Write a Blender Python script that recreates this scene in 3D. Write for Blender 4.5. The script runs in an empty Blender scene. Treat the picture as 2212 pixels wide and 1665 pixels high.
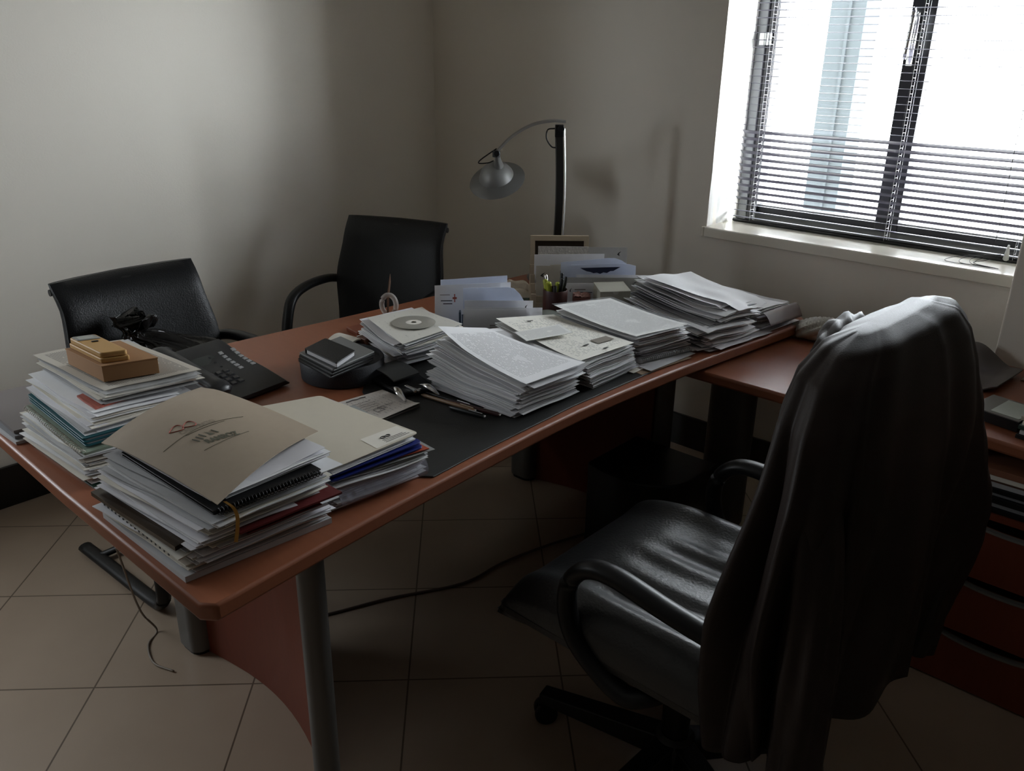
import bpy, math, random
from mathutils import Vector, Matrix, noise
R = math.radians
sc = bpy.context.scene
col = sc.collection
rnd = random.Random(7)

GLOW, GLOW2 = 2.8, 4.0
# ------------------------------------------------------------ camera, world, light, exposure
CAM = Vector((0, 0, 1.533)); YAW = 0.7264; PITCH = 0.38025; ROLL = 0.015416
def cam_matrix():
    cy, sy, cp, sp = math.cos(YAW), math.sin(YAW), math.cos(PITCH), math.sin(PITCH)
    f = Vector((-sy*cp, cy*cp, -sp)); r = Vector((cy, sy, 0)); u = r.cross(f)
    r2 = r*math.cos(ROLL)+u*math.sin(ROLL); u2 = u*math.cos(ROLL)-r*math.sin(ROLL)
    m = Matrix((r2, u2, -f)).transposed().to_4x4(); m.translation = CAM
    return m
cd = bpy.data.cameras.new('camera'); cam = bpy.data.objects.new('camera', cd); col.objects.link(cam)
cam.matrix_world = cam_matrix(); cd.sensor_width = 36; cd.lens = 1818.23/2212*36; cd.clip_start = .02
sc.camera = cam
w = bpy.data.worlds.new('world'); sc.world = w; w.use_nodes = True
wn = w.node_tree; bg = wn.nodes['Background']
bg.inputs['Strength'].default_value = 1.0
tc = wn.nodes.new('ShaderNodeTexCoord'); sx = wn.nodes.new('ShaderNodeSeparateXYZ'); wn.links.new(tc.outputs['Generated'], sx.inputs[0])
def wmath(op, a, b=None, c=None):
    n = wn.nodes.new('ShaderNodeMath'); n.operation = op
    for i_, v in enumerate((a, b, c)):
        if v is None: continue
        if isinstance(v, (int, float)): n.inputs[i_].default_value = v
        else: wn.links.new(v, n.inputs[i_])
    return n.outputs[0]
# overcast sky, with the brightest haze low on the right-hand side of the window
SUN_AZ, SUN_EL = math.radians(24), math.radians(7)
dv = wn.nodes.new('ShaderNodeVectorMath'); dv.operation = 'DOT_PRODUCT'; dv.inputs[1].default_value = (math.cos(SUN_AZ)*math.cos(SUN_EL), math.sin(SUN_AZ)*math.cos(SUN_EL), math.sin(SUN_EL))
wn.links.new(tc.outputs['Generated'], dv.inputs[0])
glow = wmath('POWER', wmath('MAXIMUM', dv.outputs['Value'], 0), 24)
up = wmath('SMOOTH_MIN', wmath('MULTIPLY_ADD', sx.outputs['Z'], 2.2, .75), 1.0, .2)
dv2 = wn.nodes.new('ShaderNodeVectorMath'); dv2.operation = 'DOT_PRODUCT'; dv2.inputs[1].default_value = tuple(Vector((-.35, -1, .04)).normalized())
wn.links.new(tc.outputs['Generated'], dv2.inputs[0])
glow2 = wmath('POWER', wmath('MAXIMUM', dv2.outputs['Value'], 0), 260)
wn.links.new(wmath('MULTIPLY_ADD', glow2, GLOW2, wmath('MULTIPLY_ADD', glow, GLOW, wmath('MAXIMUM', up, .35))), bg.inputs['Strength'])
bg.inputs['Color'].default_value = (.95, .985, 1.04, 1)
def portal(loc, rot, sx_, sy_):
    l = bpy.data.lights.new('daylight_portal', 'AREA'); l.shape = 'RECTANGLE'; l.size = sx_; l.size_y = sy_
    l.cycles.is_portal = True
    o = bpy.data.objects.new('daylight_portal', l); o.location = loc; o.rotation_euler = rot; col.objects.link(o)
portal((-1.01, 3.2, 1.55), (R(-90), 0, 0), 1.15, 1.3)
portal((-3.22, -.18, 1.06), (0, R(-90), 0), 2.1, .8)
sc.view_settings.view_transform = 'Standard'; sc.view_settings.look = 'None'
sc.view_settings.gamma = 1; sc.view_settings.use_curve_mapping = False
sc.view_settings.exposure = 5.5
sc.cycles.max_bounces = 10; sc.cycles.diffuse_bounces = 6; sc.cycles.glossy_bounces = 4
sc.cycles.transmission_bounces = 6; sc.cycles.transparent_max_bounces = 12
sc.cycles.caustics_reflective = False; sc.cycles.caustics_refractive = False

# ------------------------------------------------------------ materials
MC = {}
def mat(name, colr, rough=.6, metal=0, nz=None, bump=None, coat=0, alpha=1, trans=0, sheen=0, spec=.5, transl=0):
    """nz=(scale, amount[, (sx,sy,sz)]) colour mottling; bump=(scale, strength[, (sx,sy,sz)])"""
    if name in MC: return MC[name]
    m = bpy.data.materials.new(name); m.use_nodes = True; nt = m.node_tree; b = nt.nodes['Principled BSDF']
    b.inputs['Base Color'].default_value = (*colr, 1); b.inputs['Roughness'].default_value = rough
    b.inputs['Metallic'].default_value = metal; b.inputs['Coat Weight'].default_value = coat
    b.inputs['Coat Roughness'].default_value = .12; b.inputs['Specular IOR Level'].default_value = spec
    b.inputs['Alpha'].default_value = alpha; b.inputs['Transmission Weight'].default_value = trans
    if sheen: b.inputs['Sheen Weight'].default_value = sheen; b.inputs['Sheen Roughness'].default_value = .5
    def noise_node(scale, vec):
        t = nt.nodes.new('ShaderNodeTexCoord'); mp = nt.nodes.new('ShaderNodeMapping'); mp.inputs['Scale'].default_value = vec
        n = nt.nodes.new('ShaderNodeTexNoise'); n.inputs['Scale'].default_value = scale; n.inputs['Detail'].default_value = 4
        nt.links.new(t.outputs['Object'], mp.inputs[0]); nt.links.new(mp.outputs[0], n.inputs['Vector']); return n
    nz = nz or (9, .08)
    n = noise_node(nz[0], nz[2] if len(nz) > 2 else (1, 1, 1))
    mx = nt.nodes.new('ShaderNodeMix'); mx.data_type = 'RGBA'
    a = nz[1]
    mx.inputs[6].default_value = (*[c*(1-a) for c in colr], 1); mx.inputs[7].default_value = (*[min(1, c*(1+a)) for c in colr], 1)
    nt.links.new(n.outputs['Fac'], mx.inputs[0]); nt.links.new(mx.outputs[2], b.inputs['Base Color'])
    if bump:
        n2 = noise_node(bump[0], bump[2] if len(bump) > 2 else (1, 1, 1)); bp = nt.nodes.new('ShaderNodeBump')
        bp.inputs['Strength'].default_value = bump[1]; bp.inputs['Distance'].default_value = .004
        nt.links.new(n2.outputs['Fac'], bp.inputs['Height']); nt.links.new(bp.outputs[0], b.inputs['Normal'])
    if transl:
        tb = nt.nodes.new('ShaderNodeBsdfTranslucent'); mxs = nt.nodes.new('ShaderNodeMixShader'); mxs.inputs[0].default_value = transl
        nt.links.new(mx.outputs[2], tb.inputs['Color']); nt.links.new(b.outputs[0], mxs.inputs[1]); nt.links.new(tb.outputs[0], mxs.inputs[2]); nt.links.new(mxs.outputs[0], nt.nodes['Material Output'].inputs[0])
    MC[name] = m; return m
def M_(nt, op, a, b=None, c=None):
    n = nt.nodes.new('ShaderNodeMath'); n.operation = op
    for i, v in enumerate((a, b, c)):
        if v is None: continue
        if isinstance(v, (int, float)): n.inputs[i].default_value = v
        else: nt.links.new(v, n.inputs[i])
    return n.outputs[0]
DARKW = mat('unseen_wall_dark', (.30, .26, .22), .6)  # dark tone of the unseen walls, set to cut bounced fill light
WALL = mat('wall_paint', (.81, .765, .685), .85, nz=(1.2, .02), bump=(180, .08))
CEIL = mat('ceiling_paint', (.62, .60, .56), .9)
PLASTER = mat('window_reveal_plaster', (.72, .71, .68), .8, nz=(3, .03), bump=(25, .25))
MARB = mat('sill_marble', (.80, .76, .66), .22, nz=(5, .08), coat=.2)
BLACKMARB = mat('black_marble', (.012, .011, .010), .16, nz=(6, .4))
WOOD = mat('cherry_laminate', (.27, .092, .044), .40, spec=.5, nz=(14, .10, (1, 7, 1)))
WOOD2 = mat('cherry_panel', (.17, .040, .019), .5, spec=.25, nz=(14, .10, (7, 7, 1)))
GREYM = mat('grey_painted_metal', (.115, .110, .102), .42, nz=(4, .04))
ALU = mat('brushed_aluminium', (.42, .42, .41), .34, .85, nz=(60, .1))
SILV = mat('polished_silver', (.8, .8, .8), .14, 1)
DSILV = mat('dull_silver', (.22, .22, .215), .48, .35)
BLK = mat('black_plastic', (.007, .007, .0075), .38, spec=.3)
BLKM = mat('black_matt_metal', (.008, .008, .008), .45)
LEATH = mat('black_leather', (.0055, .006, .007), .40, spec=.3, bump=(260, .25))
LEATH2 = mat('worn_black_leather', (.009, .0095, .010), .36, spec=.75, bump=(160, .25))
FRAMEB = mat('dark_window_frame', (.010, .010, .012), .35)
FRAMEG = mat('sky_lit_frame_grey', (.16, .165, .17), .4)  # outer frame lightened to stand in for sky light grazing it
SLAT = mat('blind_slat_lacquer', (.10, .095, .115), .5, spec=.3)
CORD = mat('blind_cord', (.45, .45, .45), .8)
FELT = mat('charcoal_leatherette', (.018, .019, .024), .6, bump=(300, .2))
MATM = mat('blotter_leatherette', (.015, .015, .014), .5, bump=(400, .12))
JACK = mat('brown_jacket_cloth', (.020, .0125, .010), .56, spec=.34, nz=(30, .15), bump=(500, .15))
CREAM = mat('cream_card', (.60, .545, .44), .7, nz=(40, .03))
KRAFT = mat('taupe_card', (.36, .29, .215), .6, nz=(60, .05))
CARDB = mat('brown_cardboard', (.36, .19, .085), .75, nz=(20, .06))
YELL = mat('yellow_plastic', (.52, .30, .10), .5)
TEAL = mat('teal_plastic', (.010, .085, .105), .3, nz=(12, .3))
BLUE = mat('blue_folder_plastic', (.008, .018, .16), .35)
ORNG = mat('orange_red_card', (.42, .07, .03), .5)
MAROON = mat('maroon_card', (.12, .012, .012), .5)
GREENP = mat('pale_green_card', (.25, .31, .24), .6)
DGREEN = mat('dark_green_card', (.010, .035, .022), .45)
CLEAR = mat('clear_plastic', (.75, .77, .80), .12, alpha=.35, nz=(30, .1), bump=(20, .5))
FROST = mat('frosted_plastic', (.30, .32, .29), .25, nz=(20, .1))
INK = mat('dark_ink', (.03, .03, .03), .7)
INKB = mat('navy_ink', (.01, .015, .05), .7)
INKR = mat('red_ink', (.42, .10, .07), .7)
INKG = mat('green_grey_ink', (.11, .105, .07), .7)
INKL = mat('light_grey_ink', (.21, .18, .145), .7)
REDB = mat('dusty_red_card', (.20, .075, .06), .6)
CUPM = mat('oxblood_leather', (.042, .010, .008), .4)
HYEL = mat('yellow_highlighter', (.50, .55, .06), .35)
BEIGEW = mat('pale_wood', (.42, .34, .24), .6, nz=(20, .12, (1, 1, 6)))
TISS = mat('beige_tissue', (.58, .50, .38), .9, bump=(60, .6))
GREYB = mat('sage_grey_card', (.42, .41, .34), .7)
EXT = mat('exterior_render', (.028, .033, .036), .9, spec=.1)
BAGW = mat('white_plastic_bag', (.50, .48, .42), .4, bump=(45, .8))
BINB = mat('black_bin_bag', (.010, .0095, .009), .25, bump=(38, 1.0))
PCOL = [mat('paper_white', (.82, .82, .83), .8, nz=(60, .03)), mat('paper_cool', (.76, .75, .78), .8, nz=(60, .03)),
        mat('paper_warm', (.74, .70, .62), .8, nz=(60, .03)), mat('paper_grey', (.52, .52, .53), .8, nz=(60, .05)),
        mat('paper_dark_grey', (.22, .22, .23), .8, nz=(60, .1)), mat('paper_kraft', (.34, .25, .17), .8, nz=(60, .05))]  # the dark grey serves some sheets, folders and magazines
WHITE, COOL, WARM, GREY_, DARKP, KRF = range(6)

def printed(name, base, dark, lines=34, margin=.1, dens=.42, cols=9.0, frac=.5, vmax=.93, vmin=.08, mc=.0):
    """paper with rows of small illegible print, drawn from the sheet's own UV"""
    if name in MC: return MC[name]
    m = bpy.data.materials.new(name); m.use_nodes = True; nt = m.node_tree; b = nt.nodes['Principled BSDF']
    b.inputs['Roughness'].default_value = .75
    uv = nt.nodes.new('ShaderNodeUVMap'); s = nt.nodes.new('ShaderNodeSeparateXYZ'); nt.links.new(uv.outputs[0], s.inputs[0])
    U, V = s.outputs[0], s.outputs[1]
    row = M_(nt, 'FRACT', M_(nt, 'MULTIPLY', V, lines)); rowm = M_(nt, 'LESS_THAN', row, frac)
    n = nt.nodes.new('ShaderNodeTexNoise'); n.inputs['Scale'].default_value = 1; n.inputs['Detail'].default_value = 3
    cb = nt.nodes.new('ShaderNodeCombineXYZ')
    nt.links.new(M_(nt, 'MULTIPLY', U, cols*5), cb.inputs[0]); nt.links.new(M_(nt, 'MULTIPLY', M_(nt, 'FLOOR', M_(nt, 'MULTIPLY', V, lines)), 3.7), cb.inputs[1])
    nt.links.new(cb.outputs[0], n.inputs['Vector'])
    word = M_(nt, 'GREATER_THAN', n.outputs['Fac'], dens)
    n2 = nt.nodes.new('ShaderNodeTexNoise'); n2.inputs['Scale'].default_value = 3.1; nt.links.new(uv.outputs[0], n2.inputs['Vector'])
    blk = M_(nt, 'GREATER_THAN', n2.outputs['Fac'], .36)
    mg = M_(nt, 'MULTIPLY', M_(nt, 'GREATER_THAN', U, margin), M_(nt, 'LESS_THAN', U, 1-margin))
    mg2 = M_(nt, 'MULTIPLY', M_(nt, 'GREATER_THAN', V, vmin), M_(nt, 'LESS_THAN', V, vmax))
    f = M_(nt, 'MULTIPLY', M_(nt, 'MULTIPLY', rowm, word), M_(nt, 'MULTIPLY', mg, M_(nt, 'MULTIPLY', mg2, blk)))
    mx = nt.nodes.new('ShaderNodeMix'); mx.data_type = 'RGBA'; mx.inputs[6].default_value = (*base, 1); mx.inputs[7].default_value = (*dark, 1)
    nt.links.new(f, mx.inputs[0]); nt.links.new(mx.outputs[2], b.inputs['Base Color'])
    MC[name] = m; return m
PRINT1 = printed('printed_letter', (.82, .82, .83), (.42, .42, .43), frac=.36)
PRINT2 = printed('printed_form', (.78, .76, .69), (.52, .51, .47), 26, .08, .5, 7)
PRINT3 = printed('printed_dense', (.76, .76, .73), (.52, .52, .51), 60, .06, .40, 14, .55)
PRINT4 = printed('printed_sketch', (.62, .57, .52), (.30, .27, .25), 14, .12, .52, 5, .18)
NEWS = printed('newsprint', (.56, .52, .45), (.26, .24, .21), 44, .05, .36, 5, .6)

def floor_mat():
    m = bpy.data.materials.new('beige_marble_tiles'); m.use_nodes = True; nt = m.node_tree; b = nt.nodes['Principled BSDF']
    t = nt.nodes.new('ShaderNodeTexCoord'); s = nt.nodes.new('ShaderNodeSeparateXYZ'); nt.links.new(t.outputs['Object'], s.inputs[0])
    x = M_(nt, 'SUBTRACT', s.outputs[0], -2.7728); y = M_(nt, 'SUBTRACT', s.outputs[1], 1.4229)
    k = 1/(math.sqrt(2)*.4)
    a = M_(nt, 'MULTIPLY', M_(nt, 'ADD', x, y), k); c = M_(nt, 'MULTIPLY', M_(nt, 'SUBTRACT', x, y), k)
    def edge(v):
        fr = M_(nt, 'FRACT', M_(nt, 'ADD', v, 100)); d = M_(nt, 'MINIMUM', fr, M_(nt, 'SUBTRACT', 1, fr)); return d
    d = M_(nt, 'MINIMUM', edge(a), edge(c)); g = M_(nt, 'LESS_THAN', d, .0055)
    cb = nt.nodes.new('ShaderNodeCombineXYZ'); nt.links.new(M_(nt, 'FLOOR', M_(nt, 'ADD', a, 100)), cb.inputs[0]); nt.links.new(M_(nt, 'FLOOR', M_(nt, 'ADD', c, 100)), cb.inputs[1])
    wn_ = nt.nodes.new('ShaderNodeTexWhiteNoise'); nt.links.new(cb.outputs[0], wn_.inputs['Vector'])
    n = nt.nodes.new('ShaderNodeTexNoise'); n.inputs['Scale'].default_value = 4; n.inputs['Detail'].default_value = 7; nt.links.new(t.outputs['Object'], n.inputs['Vector'])
    f = M_(nt, 'MULTIPLY_ADD', wn_.outputs['Value'], .25, M_(nt, 'MULTIPLY', n.outputs['Fac'], .9))
    mx = nt.nodes.new('ShaderNodeMix'); mx.data_type = 'RGBA'; mx.inputs[6].default_value = (.33, .25, .185, 1); mx.inputs[7].default_value = (.44, .345, .26, 1)
    nt.links.new(f, mx.inputs[0])
    mg = nt.nodes.new('ShaderNodeMix'); mg.data_type = 'RGBA'; mg.inputs[7].default_value = (.12, .085, .06, 1)
    nt.links.new(g, mg.inputs[0]); nt.links.new(mx.outputs[2], mg.inputs[6]); nt.links.new(mg.outputs[2], b.inputs['Base Color'])
    b.inputs['Roughness'].default_value = .34
    bp = nt.nodes.new('ShaderNodeBump'); bp.inputs['Strength'].default_value = .4; bp.inputs['Distance'].default_value = .002; bp.invert = True
    nt.links.new(g, bp.inputs['Height']); nt.links.new(bp.outputs[0], b.inputs['Normal'])
    return m
def tinted(t_): return glass_mat(t_)
def glass_mat(t_=.95):
    m = bpy.data.materials.new('window_glass'); m.use_nodes = True; nt = m.node_tree
    for n in list(nt.nodes): nt.nodes.remove(n)
    o = nt.nodes.new('ShaderNodeOutputMaterial'); t = nt.nodes.new('ShaderNodeBsdfTransparent'); g = nt.nodes.new('ShaderNodeBsdfGlossy'); g.inputs['Roughness'].default_value = .02
    t.inputs[0].default_value = (t_*.98, t_, t_, 1); mx = nt.nodes.new('ShaderNodeMixShader'); mx.inputs[0].default_value = .06
    nt.links.new(t.outputs[0], mx.inputs[1]); nt.links.new(g.outputs[0], mx.inputs[2]); nt.links.new(mx.outputs[0], o.inputs[0]); return m
GLASS = glass_mat()

# ------------------------------------------------------------ mesh helpers
def V(*a): return Vector(a)
class MB:
    def __init__(s): s.v = []; s.f = []; s.m = []; s.uv = {}
    def add(s, vs, fs, mi=0):
        k = len(s.v); s.v += [Vector(p) for p in vs]; s.f += [tuple(i+k for i in f) for f in fs]; s.m += [mi]*len(fs); return k
    def box(s, lo, hi, mi=0, M=None):
        x0, y0, z0 = lo; x1, y1, z1 = hi
        vs = [Vector(p) for p in ((x0,y0,z0),(x1,y0,z0),(x1,y1,z0),(x0,y1,z0),(x0,y0,z1),(x1,y0,z1),(x1,y1,z1),(x0,y1,z1))]
        if M: vs = [M @ p for p in vs]
        s.add(vs, [(0,3,2,1),(4,5,6,7),(0,1,5,4),(1,2,6,5),(2,3,7,6),(3,0,4,7)], mi); return s
    def rings(s, rs, mi=0, cap0=True, cap1=True, closed=True):
        n = len(rs[0]); k = len(s.v); fs = []
        for r in rs: s.v += [Vector(p) for p in r]
        for i in range(len(rs)-1):
            for j in range(n if closed else n-1):
                a = k+i*n+j; b = k+i*n+(j+1) % n; fs.append((a, b, b+n, a+n))
        if cap0: fs.append(tuple(k+j for j in reversed(range(n))))
        if cap1: fs.append(tuple(k+(len(rs)-1)*n+j for j in range(n)))
        s.f += fs; s.m += [mi]*len(fs); return s
    def tube(s, path, rad, n=8, mi=0, flat=1.0, up=None, closed=False):
        path = [Vector(p) for p in path]; rs = []; N = len(path)
        for i, p in enumerate(path):
            a = path[(i-1) % N] if (closed or i > 0) else p; b = path[(i+1) % N] if (closed or i < N-1) else p
            t = (b-a).normalized()
            u = Vector(up) if up else (V(0,0,1) if abs(t.z) < .9 else V(1,0,0))
            sx_ = t.cross(u).normalized(); uy = sx_.cross(t).normalized()
            r = rad[i] if isinstance(rad, (list, tuple)) else rad
            rs.append([p+sx_*math.cos(q)*r+uy*math.sin(q)*r*flat for q in (2*math.pi*k/n for k in range(n))])
        if closed: rs.append(rs[0])
        return s.rings(rs, mi, not closed, not closed)
    def lathe(s, prof, n=32, c=(0,0,0), mi=0, M=None, cap0=True, cap1=True):
        rs = []
        for r, z in prof:
            ring = [Vector((c[0]+r*math.cos(2*math.pi*k/n), c[1]+r*math.sin(2*math.pi*k/n), c[2]+z)) for k in range(n)]
            if M: ring = [M @ p for p in ring]
            rs.append(ring)
        return s.rings(rs, mi, cap0, cap1)
    def prism(s, poly, z0, z1, mi=0):
        return s.rings([[(x, y, z0) for x, y in poly], [(x, y, z1) for x, y in poly]], mi)
    def grid(s, fn, nu, nv, mi=0, uv=False):
        k = len(s.v)
        for j in range(nv+1):
            for i in range(nu+1):
                p = fn(i/nu, j/nv); s.v.append(Vector(p))
                if uv: s.uv[len(s.v)-1] = (i/nu, j/nv)
        for j in range(nv):
            for i in range(nu):
                a = k+j*(nu+1)+i; s.f.append((a, a+1, a+nu+2, a+nu+1)); s.m.append(mi)
        return s
    def slab(s, fn, th, nu, nv, mi=0, side=None, uv=False):
        """a sheet of thickness th whose underside is fn(u,v)"""
        k = len(s.v); side = mi if side is None else side
        s.grid(lambda u, v: Vector(fn(u, v))+V(0, 0, th), nu, nv, mi, uv)
        k2 = len(s.v); nf = len(s.f); s.grid(fn, nu, nv, side)
        for q in range(nf, len(s.f)): s.f[q] = tuple(reversed(s.f[q]))
        W = nu+1
        ed = [j for j in range(W)]+[j*W+nu for j in range(1, nv+1)]+[nv*W+j for j in range(nu-1, -1, -1)]+[j*W for j in range(nv-1, 0, -1)]
        for a, b in zip(ed, ed[1:]+ed[:1]): s.f.append((k2+a, k2+b, k+b, k+a)); s.m.append(side)
        return s
    def build(s, name, mats, parent=None, smooth=False, world=True, bevel=0, subsurf=0, origin=None):
        mats = mats if isinstance(mats, (list, tuple)) else [mats]
        me = bpy.data.meshes.new(name)
        if parent is not None:
            off = V(0, 0, 0); q = parent
            while world and q is not None: off += q.location; q = q.parent
        elif origin is not None: off = Vector(origin)
        else:
            xs = [p.x for p in s.v]; ys = [p.y for p in s.v]; zs = [p.z for p in s.v]
            off = V((min(xs)+max(xs))/2, (min(ys)+max(ys))/2, min(zs))
        me.from_pydata([p-off for p in s.v], [], s.f); 
        for m in mats: me.materials.append(m)
        for p, mi in zip(me.polygons, s.m): p.material_index = min(mi, len(mats)-1); p.use_smooth = bool(smooth)
        if s.uv:
            l = me.uv_layers.new(name='UVMap')
            for p in me.polygons:
                for li in p.loop_indices:
                    vi = me.loops[li].vertex_index; l.data[li].uv = s.uv.get(vi, (0, 0))
        me.update(); me.validate()
        o = bpy.data.objects.new(name, me); col.objects.link(o)
        if parent is not None: o.parent = parent
        else: o.location = off
        if bevel:
            b = o.modifiers.new('bevel', 'BEVEL'); b.width = bevel; b.segments = 3; b.limit_method = 'ANGLE'; b.angle_limit = R(40)
        if subsurf:
            b = o.modifiers.new('sub', 'SUBSURF'); b.levels = subsurf; b.render_levels = subsurf
        if smooth == 'auto':
            for p in me.polygons: p.use_smooth = True
            try: me.set_sharp_from_angle(angle=R(40))
            except Exception: pass
        return o
def tag(o, label=None, cat=None, group=None, kind=None):
    if label: o['label'] = label
    if cat: o['category'] = cat
    if group: o['group'] = group
    if kind: o['kind'] = kind
    return o
def thing(name, label, cat, loc, rz=0, group=None):
    o = bpy.data.objects.new(name, None); o.empty_display_size = .05; col.objects.link(o); o.location = loc; o.rotation_euler = (0, 0, rz)
    return tag(o, label, cat, group)
def kids(o): return [c for c in bpy.data.objects if c.parent == o]
def copy_tree(o, parent=None):
    c = o.copy(); col.objects.link(c)
    if parent is not None: c.parent = parent
    for k in kids(o):
        if k is not c: copy_tree(k, c)
    return c
def struct(o): o['kind'] = 'structure'; return o
def sm(a, b, t): t = max(0, min(1, (t-a)/(b-a))); return t*t*(3-2*t)
def lerp(a, b, t): return a+(b-a)*t
def bez(pts, n):
    """Catmull-Rom through pts"""
    P = [Vector(p) for p in pts]; P = [P[0]*2-P[1]]+P+[P[-1]*2-P[-2]]; out = []
    for i in range(1, len(P)-2):
        for k in range(n):
            t = k/n; a, b, c, d = P[i-1:i+3]
            out.append(.5*((2*b)+(c-a)*t+(2*a-5*b+4*c-d)*t*t+(3*b-a-3*c+d)*t**3))
    out.append(P[-2]); return out
def rrect(w_, h_, r, n=5, cx=0, cy=0):
    o = []
    for sx_, sy_, a0 in ((1, 1, 0), (-1, 1, 90), (-1, -1, 180), (1, -1, 270)):
        for k in range(n+1):
            a = R(a0+90*k/n); o.append((cx+sx_*(w_/2-r)+r*math.cos(a), cy+sy_*(h_/2-r)+r*math.sin(a)))
    return o
def text_into(mb, txt, place, size=1.0, mi=0, outline=None, bold=0):
    """letters as flat mesh, each vertex placed by place(x, y)"""
    c = bpy.data.curves.new('t', 'FONT'); c.body = txt; c.size = size; c.offset = bold; c.fill_mode = 'FRONT' if not outline else 'NONE'
    if outline: c.bevel_depth = outline; c.bevel_resolution = 0
    o = bpy.data.objects.new('t', c); col.objects.link(o); bpy.context.view_layer.update()
    me = bpy.data.meshes.new_from_object(o.evaluated_get(bpy.context.evaluated_depsgraph_get()))
    xs = [v.co.x for v in me.vertices]; w_ = max(xs)-min(xs); x0 = min(xs)
    mb.add([place((v.co.x-x0)/w_, v.co.y/size) for v in me.vertices], [tuple(p.vertices) for p in me.polygons], mi)
    bpy.data.objects.remove(o); bpy.data.curves.remove(c); bpy.data.meshes.remove(me)

# ------------------------------------------------------------ room shell
XL, YB, XR, YF, H = -3.068, 2.871, 3.4, -3.2, 2.75
WX0, WX1, WZ0, WZ1, YG = -1.577, -.44, .92, 2.2, 3.12
b = MB(); b.box((XL-.15, YF-.15, -.1), (XR+.15, YB+.5, 0)); struct(b.build('floor', floor_mat(), origin=(0, 0, 0)))
b = MB(); b.box((XL-.15, YF-.15, H), (XR+.15, YB+.5, H+.1)); struct(b.build('ceiling', CEIL))
D0, D1, DH = -.58, .22, 2.12
b = MB(); b.box((XL-.15, YF-.15, 0), (XL, D0, H)); b.box((XL-.15, D1, 0), (XL, YB+.5, H)); b.box((XL-.15, D0, DH), (XL, D1, H)); struct(b.build('wall_left', WALL))
b = MB()
b.box((XL, YB, 0), (WX0, YB+.45, H)); b.box((WX1, YB, 0), (XR, YB+.45, H)); b.box((WX0, YB, 0), (WX1, YB+.45, WZ0-.04)); b.box((WX0, YB, WZ1), (WX1, YB+.45, H))
struct(b.build('wall_back', WALL))
b = MB()   # plastered reveal lining of the window recess
b.grid(lambda u, v: (WX0+.001+.004*noise.noise(V(u*6, v*9, 0))*(1-sm(.05, .3, v)), lerp(YB+.0005, YG-.02, u), lerp(WZ0, WZ1, v)), 14, 30)
b.box((WX0, YB+.001, WZ1-.004), (WX1, YG, WZ1)); b.box((WX1-.004, YB+.001, WZ0), (WX1, YG, WZ1))
struct(b.build('trim_2', PLASTER, smooth=False))
b = MB(); b.box((-.502, 2.725, 0), (.15, YB, H)); struct(b.build('wall_column', WALL, bevel=.006))
b = MB(); b.box((XL, YF-.15, 0), (XR, YF, H)); struct(b.build('wall_front', DARKW))
b = MB(); b.box((XR, YF, 0), (XR+.15, YB, H)); struct(b.build('wall_right', DARKW))
b = MB(); b.box((XL, D1, 0), (XL+.014, YB, .15)); b.box((XL, YF, 0), (XL+.014, D0, .15)); struct(b.build('baseboard_left', BLACKMARB, bevel=.002))
b = MB(); b.box((XL+.014, YB-.014, 0), (-.502, YB, .136)); struct(b.build('baseboard_back', BLACKMARB, bevel=.002))
b = MB(); b.box((WX0-.012, YB-.018, WZ0-.038), (WX0, YB+.001, WZ0)); b.box((WX0, YB-.018, WZ0-.038), (-.502, YG+.02, WZ0))
struct(b.build('trim_1', MARB, bevel=.004))
# window
win = thing('window_1', None, None, ((WX0+WX1)/2, YG, WZ0)); win['kind'] = 'structure'
b = MB()
for x0, x1 in ((WX0, WX0+.04), (WX1-.04, WX1)): b.box((x0, YG-.02, WZ0), (x1, YG+.07, WZ1), 0)
b.box((WX0, YG-.015, WZ0), (WX1, YG+.07, WZ0+.03), 1); b.box((WX0, YG-.02, WZ1-.04), (WX1, YG+.07, WZ1), 0)
b.build('window_frame', [FRAMEG, FRAMEB], win, bevel=.003)
XM = (WX0+WX1)/2
for k, (x0, x1) in enumerate(((WX0+.04, XM+.005), (XM+.005, WX1-.04))):
    s = .038
    b = MB(); b.box((x0, YG+(-.012 if k == 0 else .0), WZ0+.03), (x0+s, YG+.05, WZ1-.04)); b.box((x1-s, YG-(.012 if k == 0 else 0), WZ0+.03), (x1, YG+.05, WZ1-.04))
    b.box((x0+s, YG, WZ0+.03), (x1-s, YG+.05, WZ0+.062)); b.box((x0+s, YG, WZ1-.095), (x1-s, YG+.05, WZ1-.04))
    sash = b.build('sash', FRAMEB, win, bevel=.003)
    b = MB(); b.box((x0+s, YG+.02, WZ0+.062), (x1-s, YG+.025, WZ1-.095)); b.build('pane', GLASS, win)
    b = MB(); b.box((x0+s, YG-.001, WZ0+.055), (x1-s, YG+.0, WZ0+.0635)); b.build('glazing_bead', FRAMEG, win)
b = MB(); b.box((XM-.016, YG-.03, 1.50), (XM+.002, YG-.012, 1.66)); b.tube(bez([(XM-.01, YG-.03, 1.66), (XM-.008, YG-.06, 1.67), (XM-.006, YG-.066, 1.63), (XM-.012, YG-.062, 1.52)], 6), .008, 8)
b.build('handle', SILV, win, smooth=True)
b = MB(); b.box((WX0+.02, YG-.03, 1.56), (WX0+.062, YG-.012, 1.60)); b.lathe([(.008, 0), (.008, .04)], 10, (WX0+.048, YG-.034, 1.56))
b.build('hinge', ALU, win)
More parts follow.
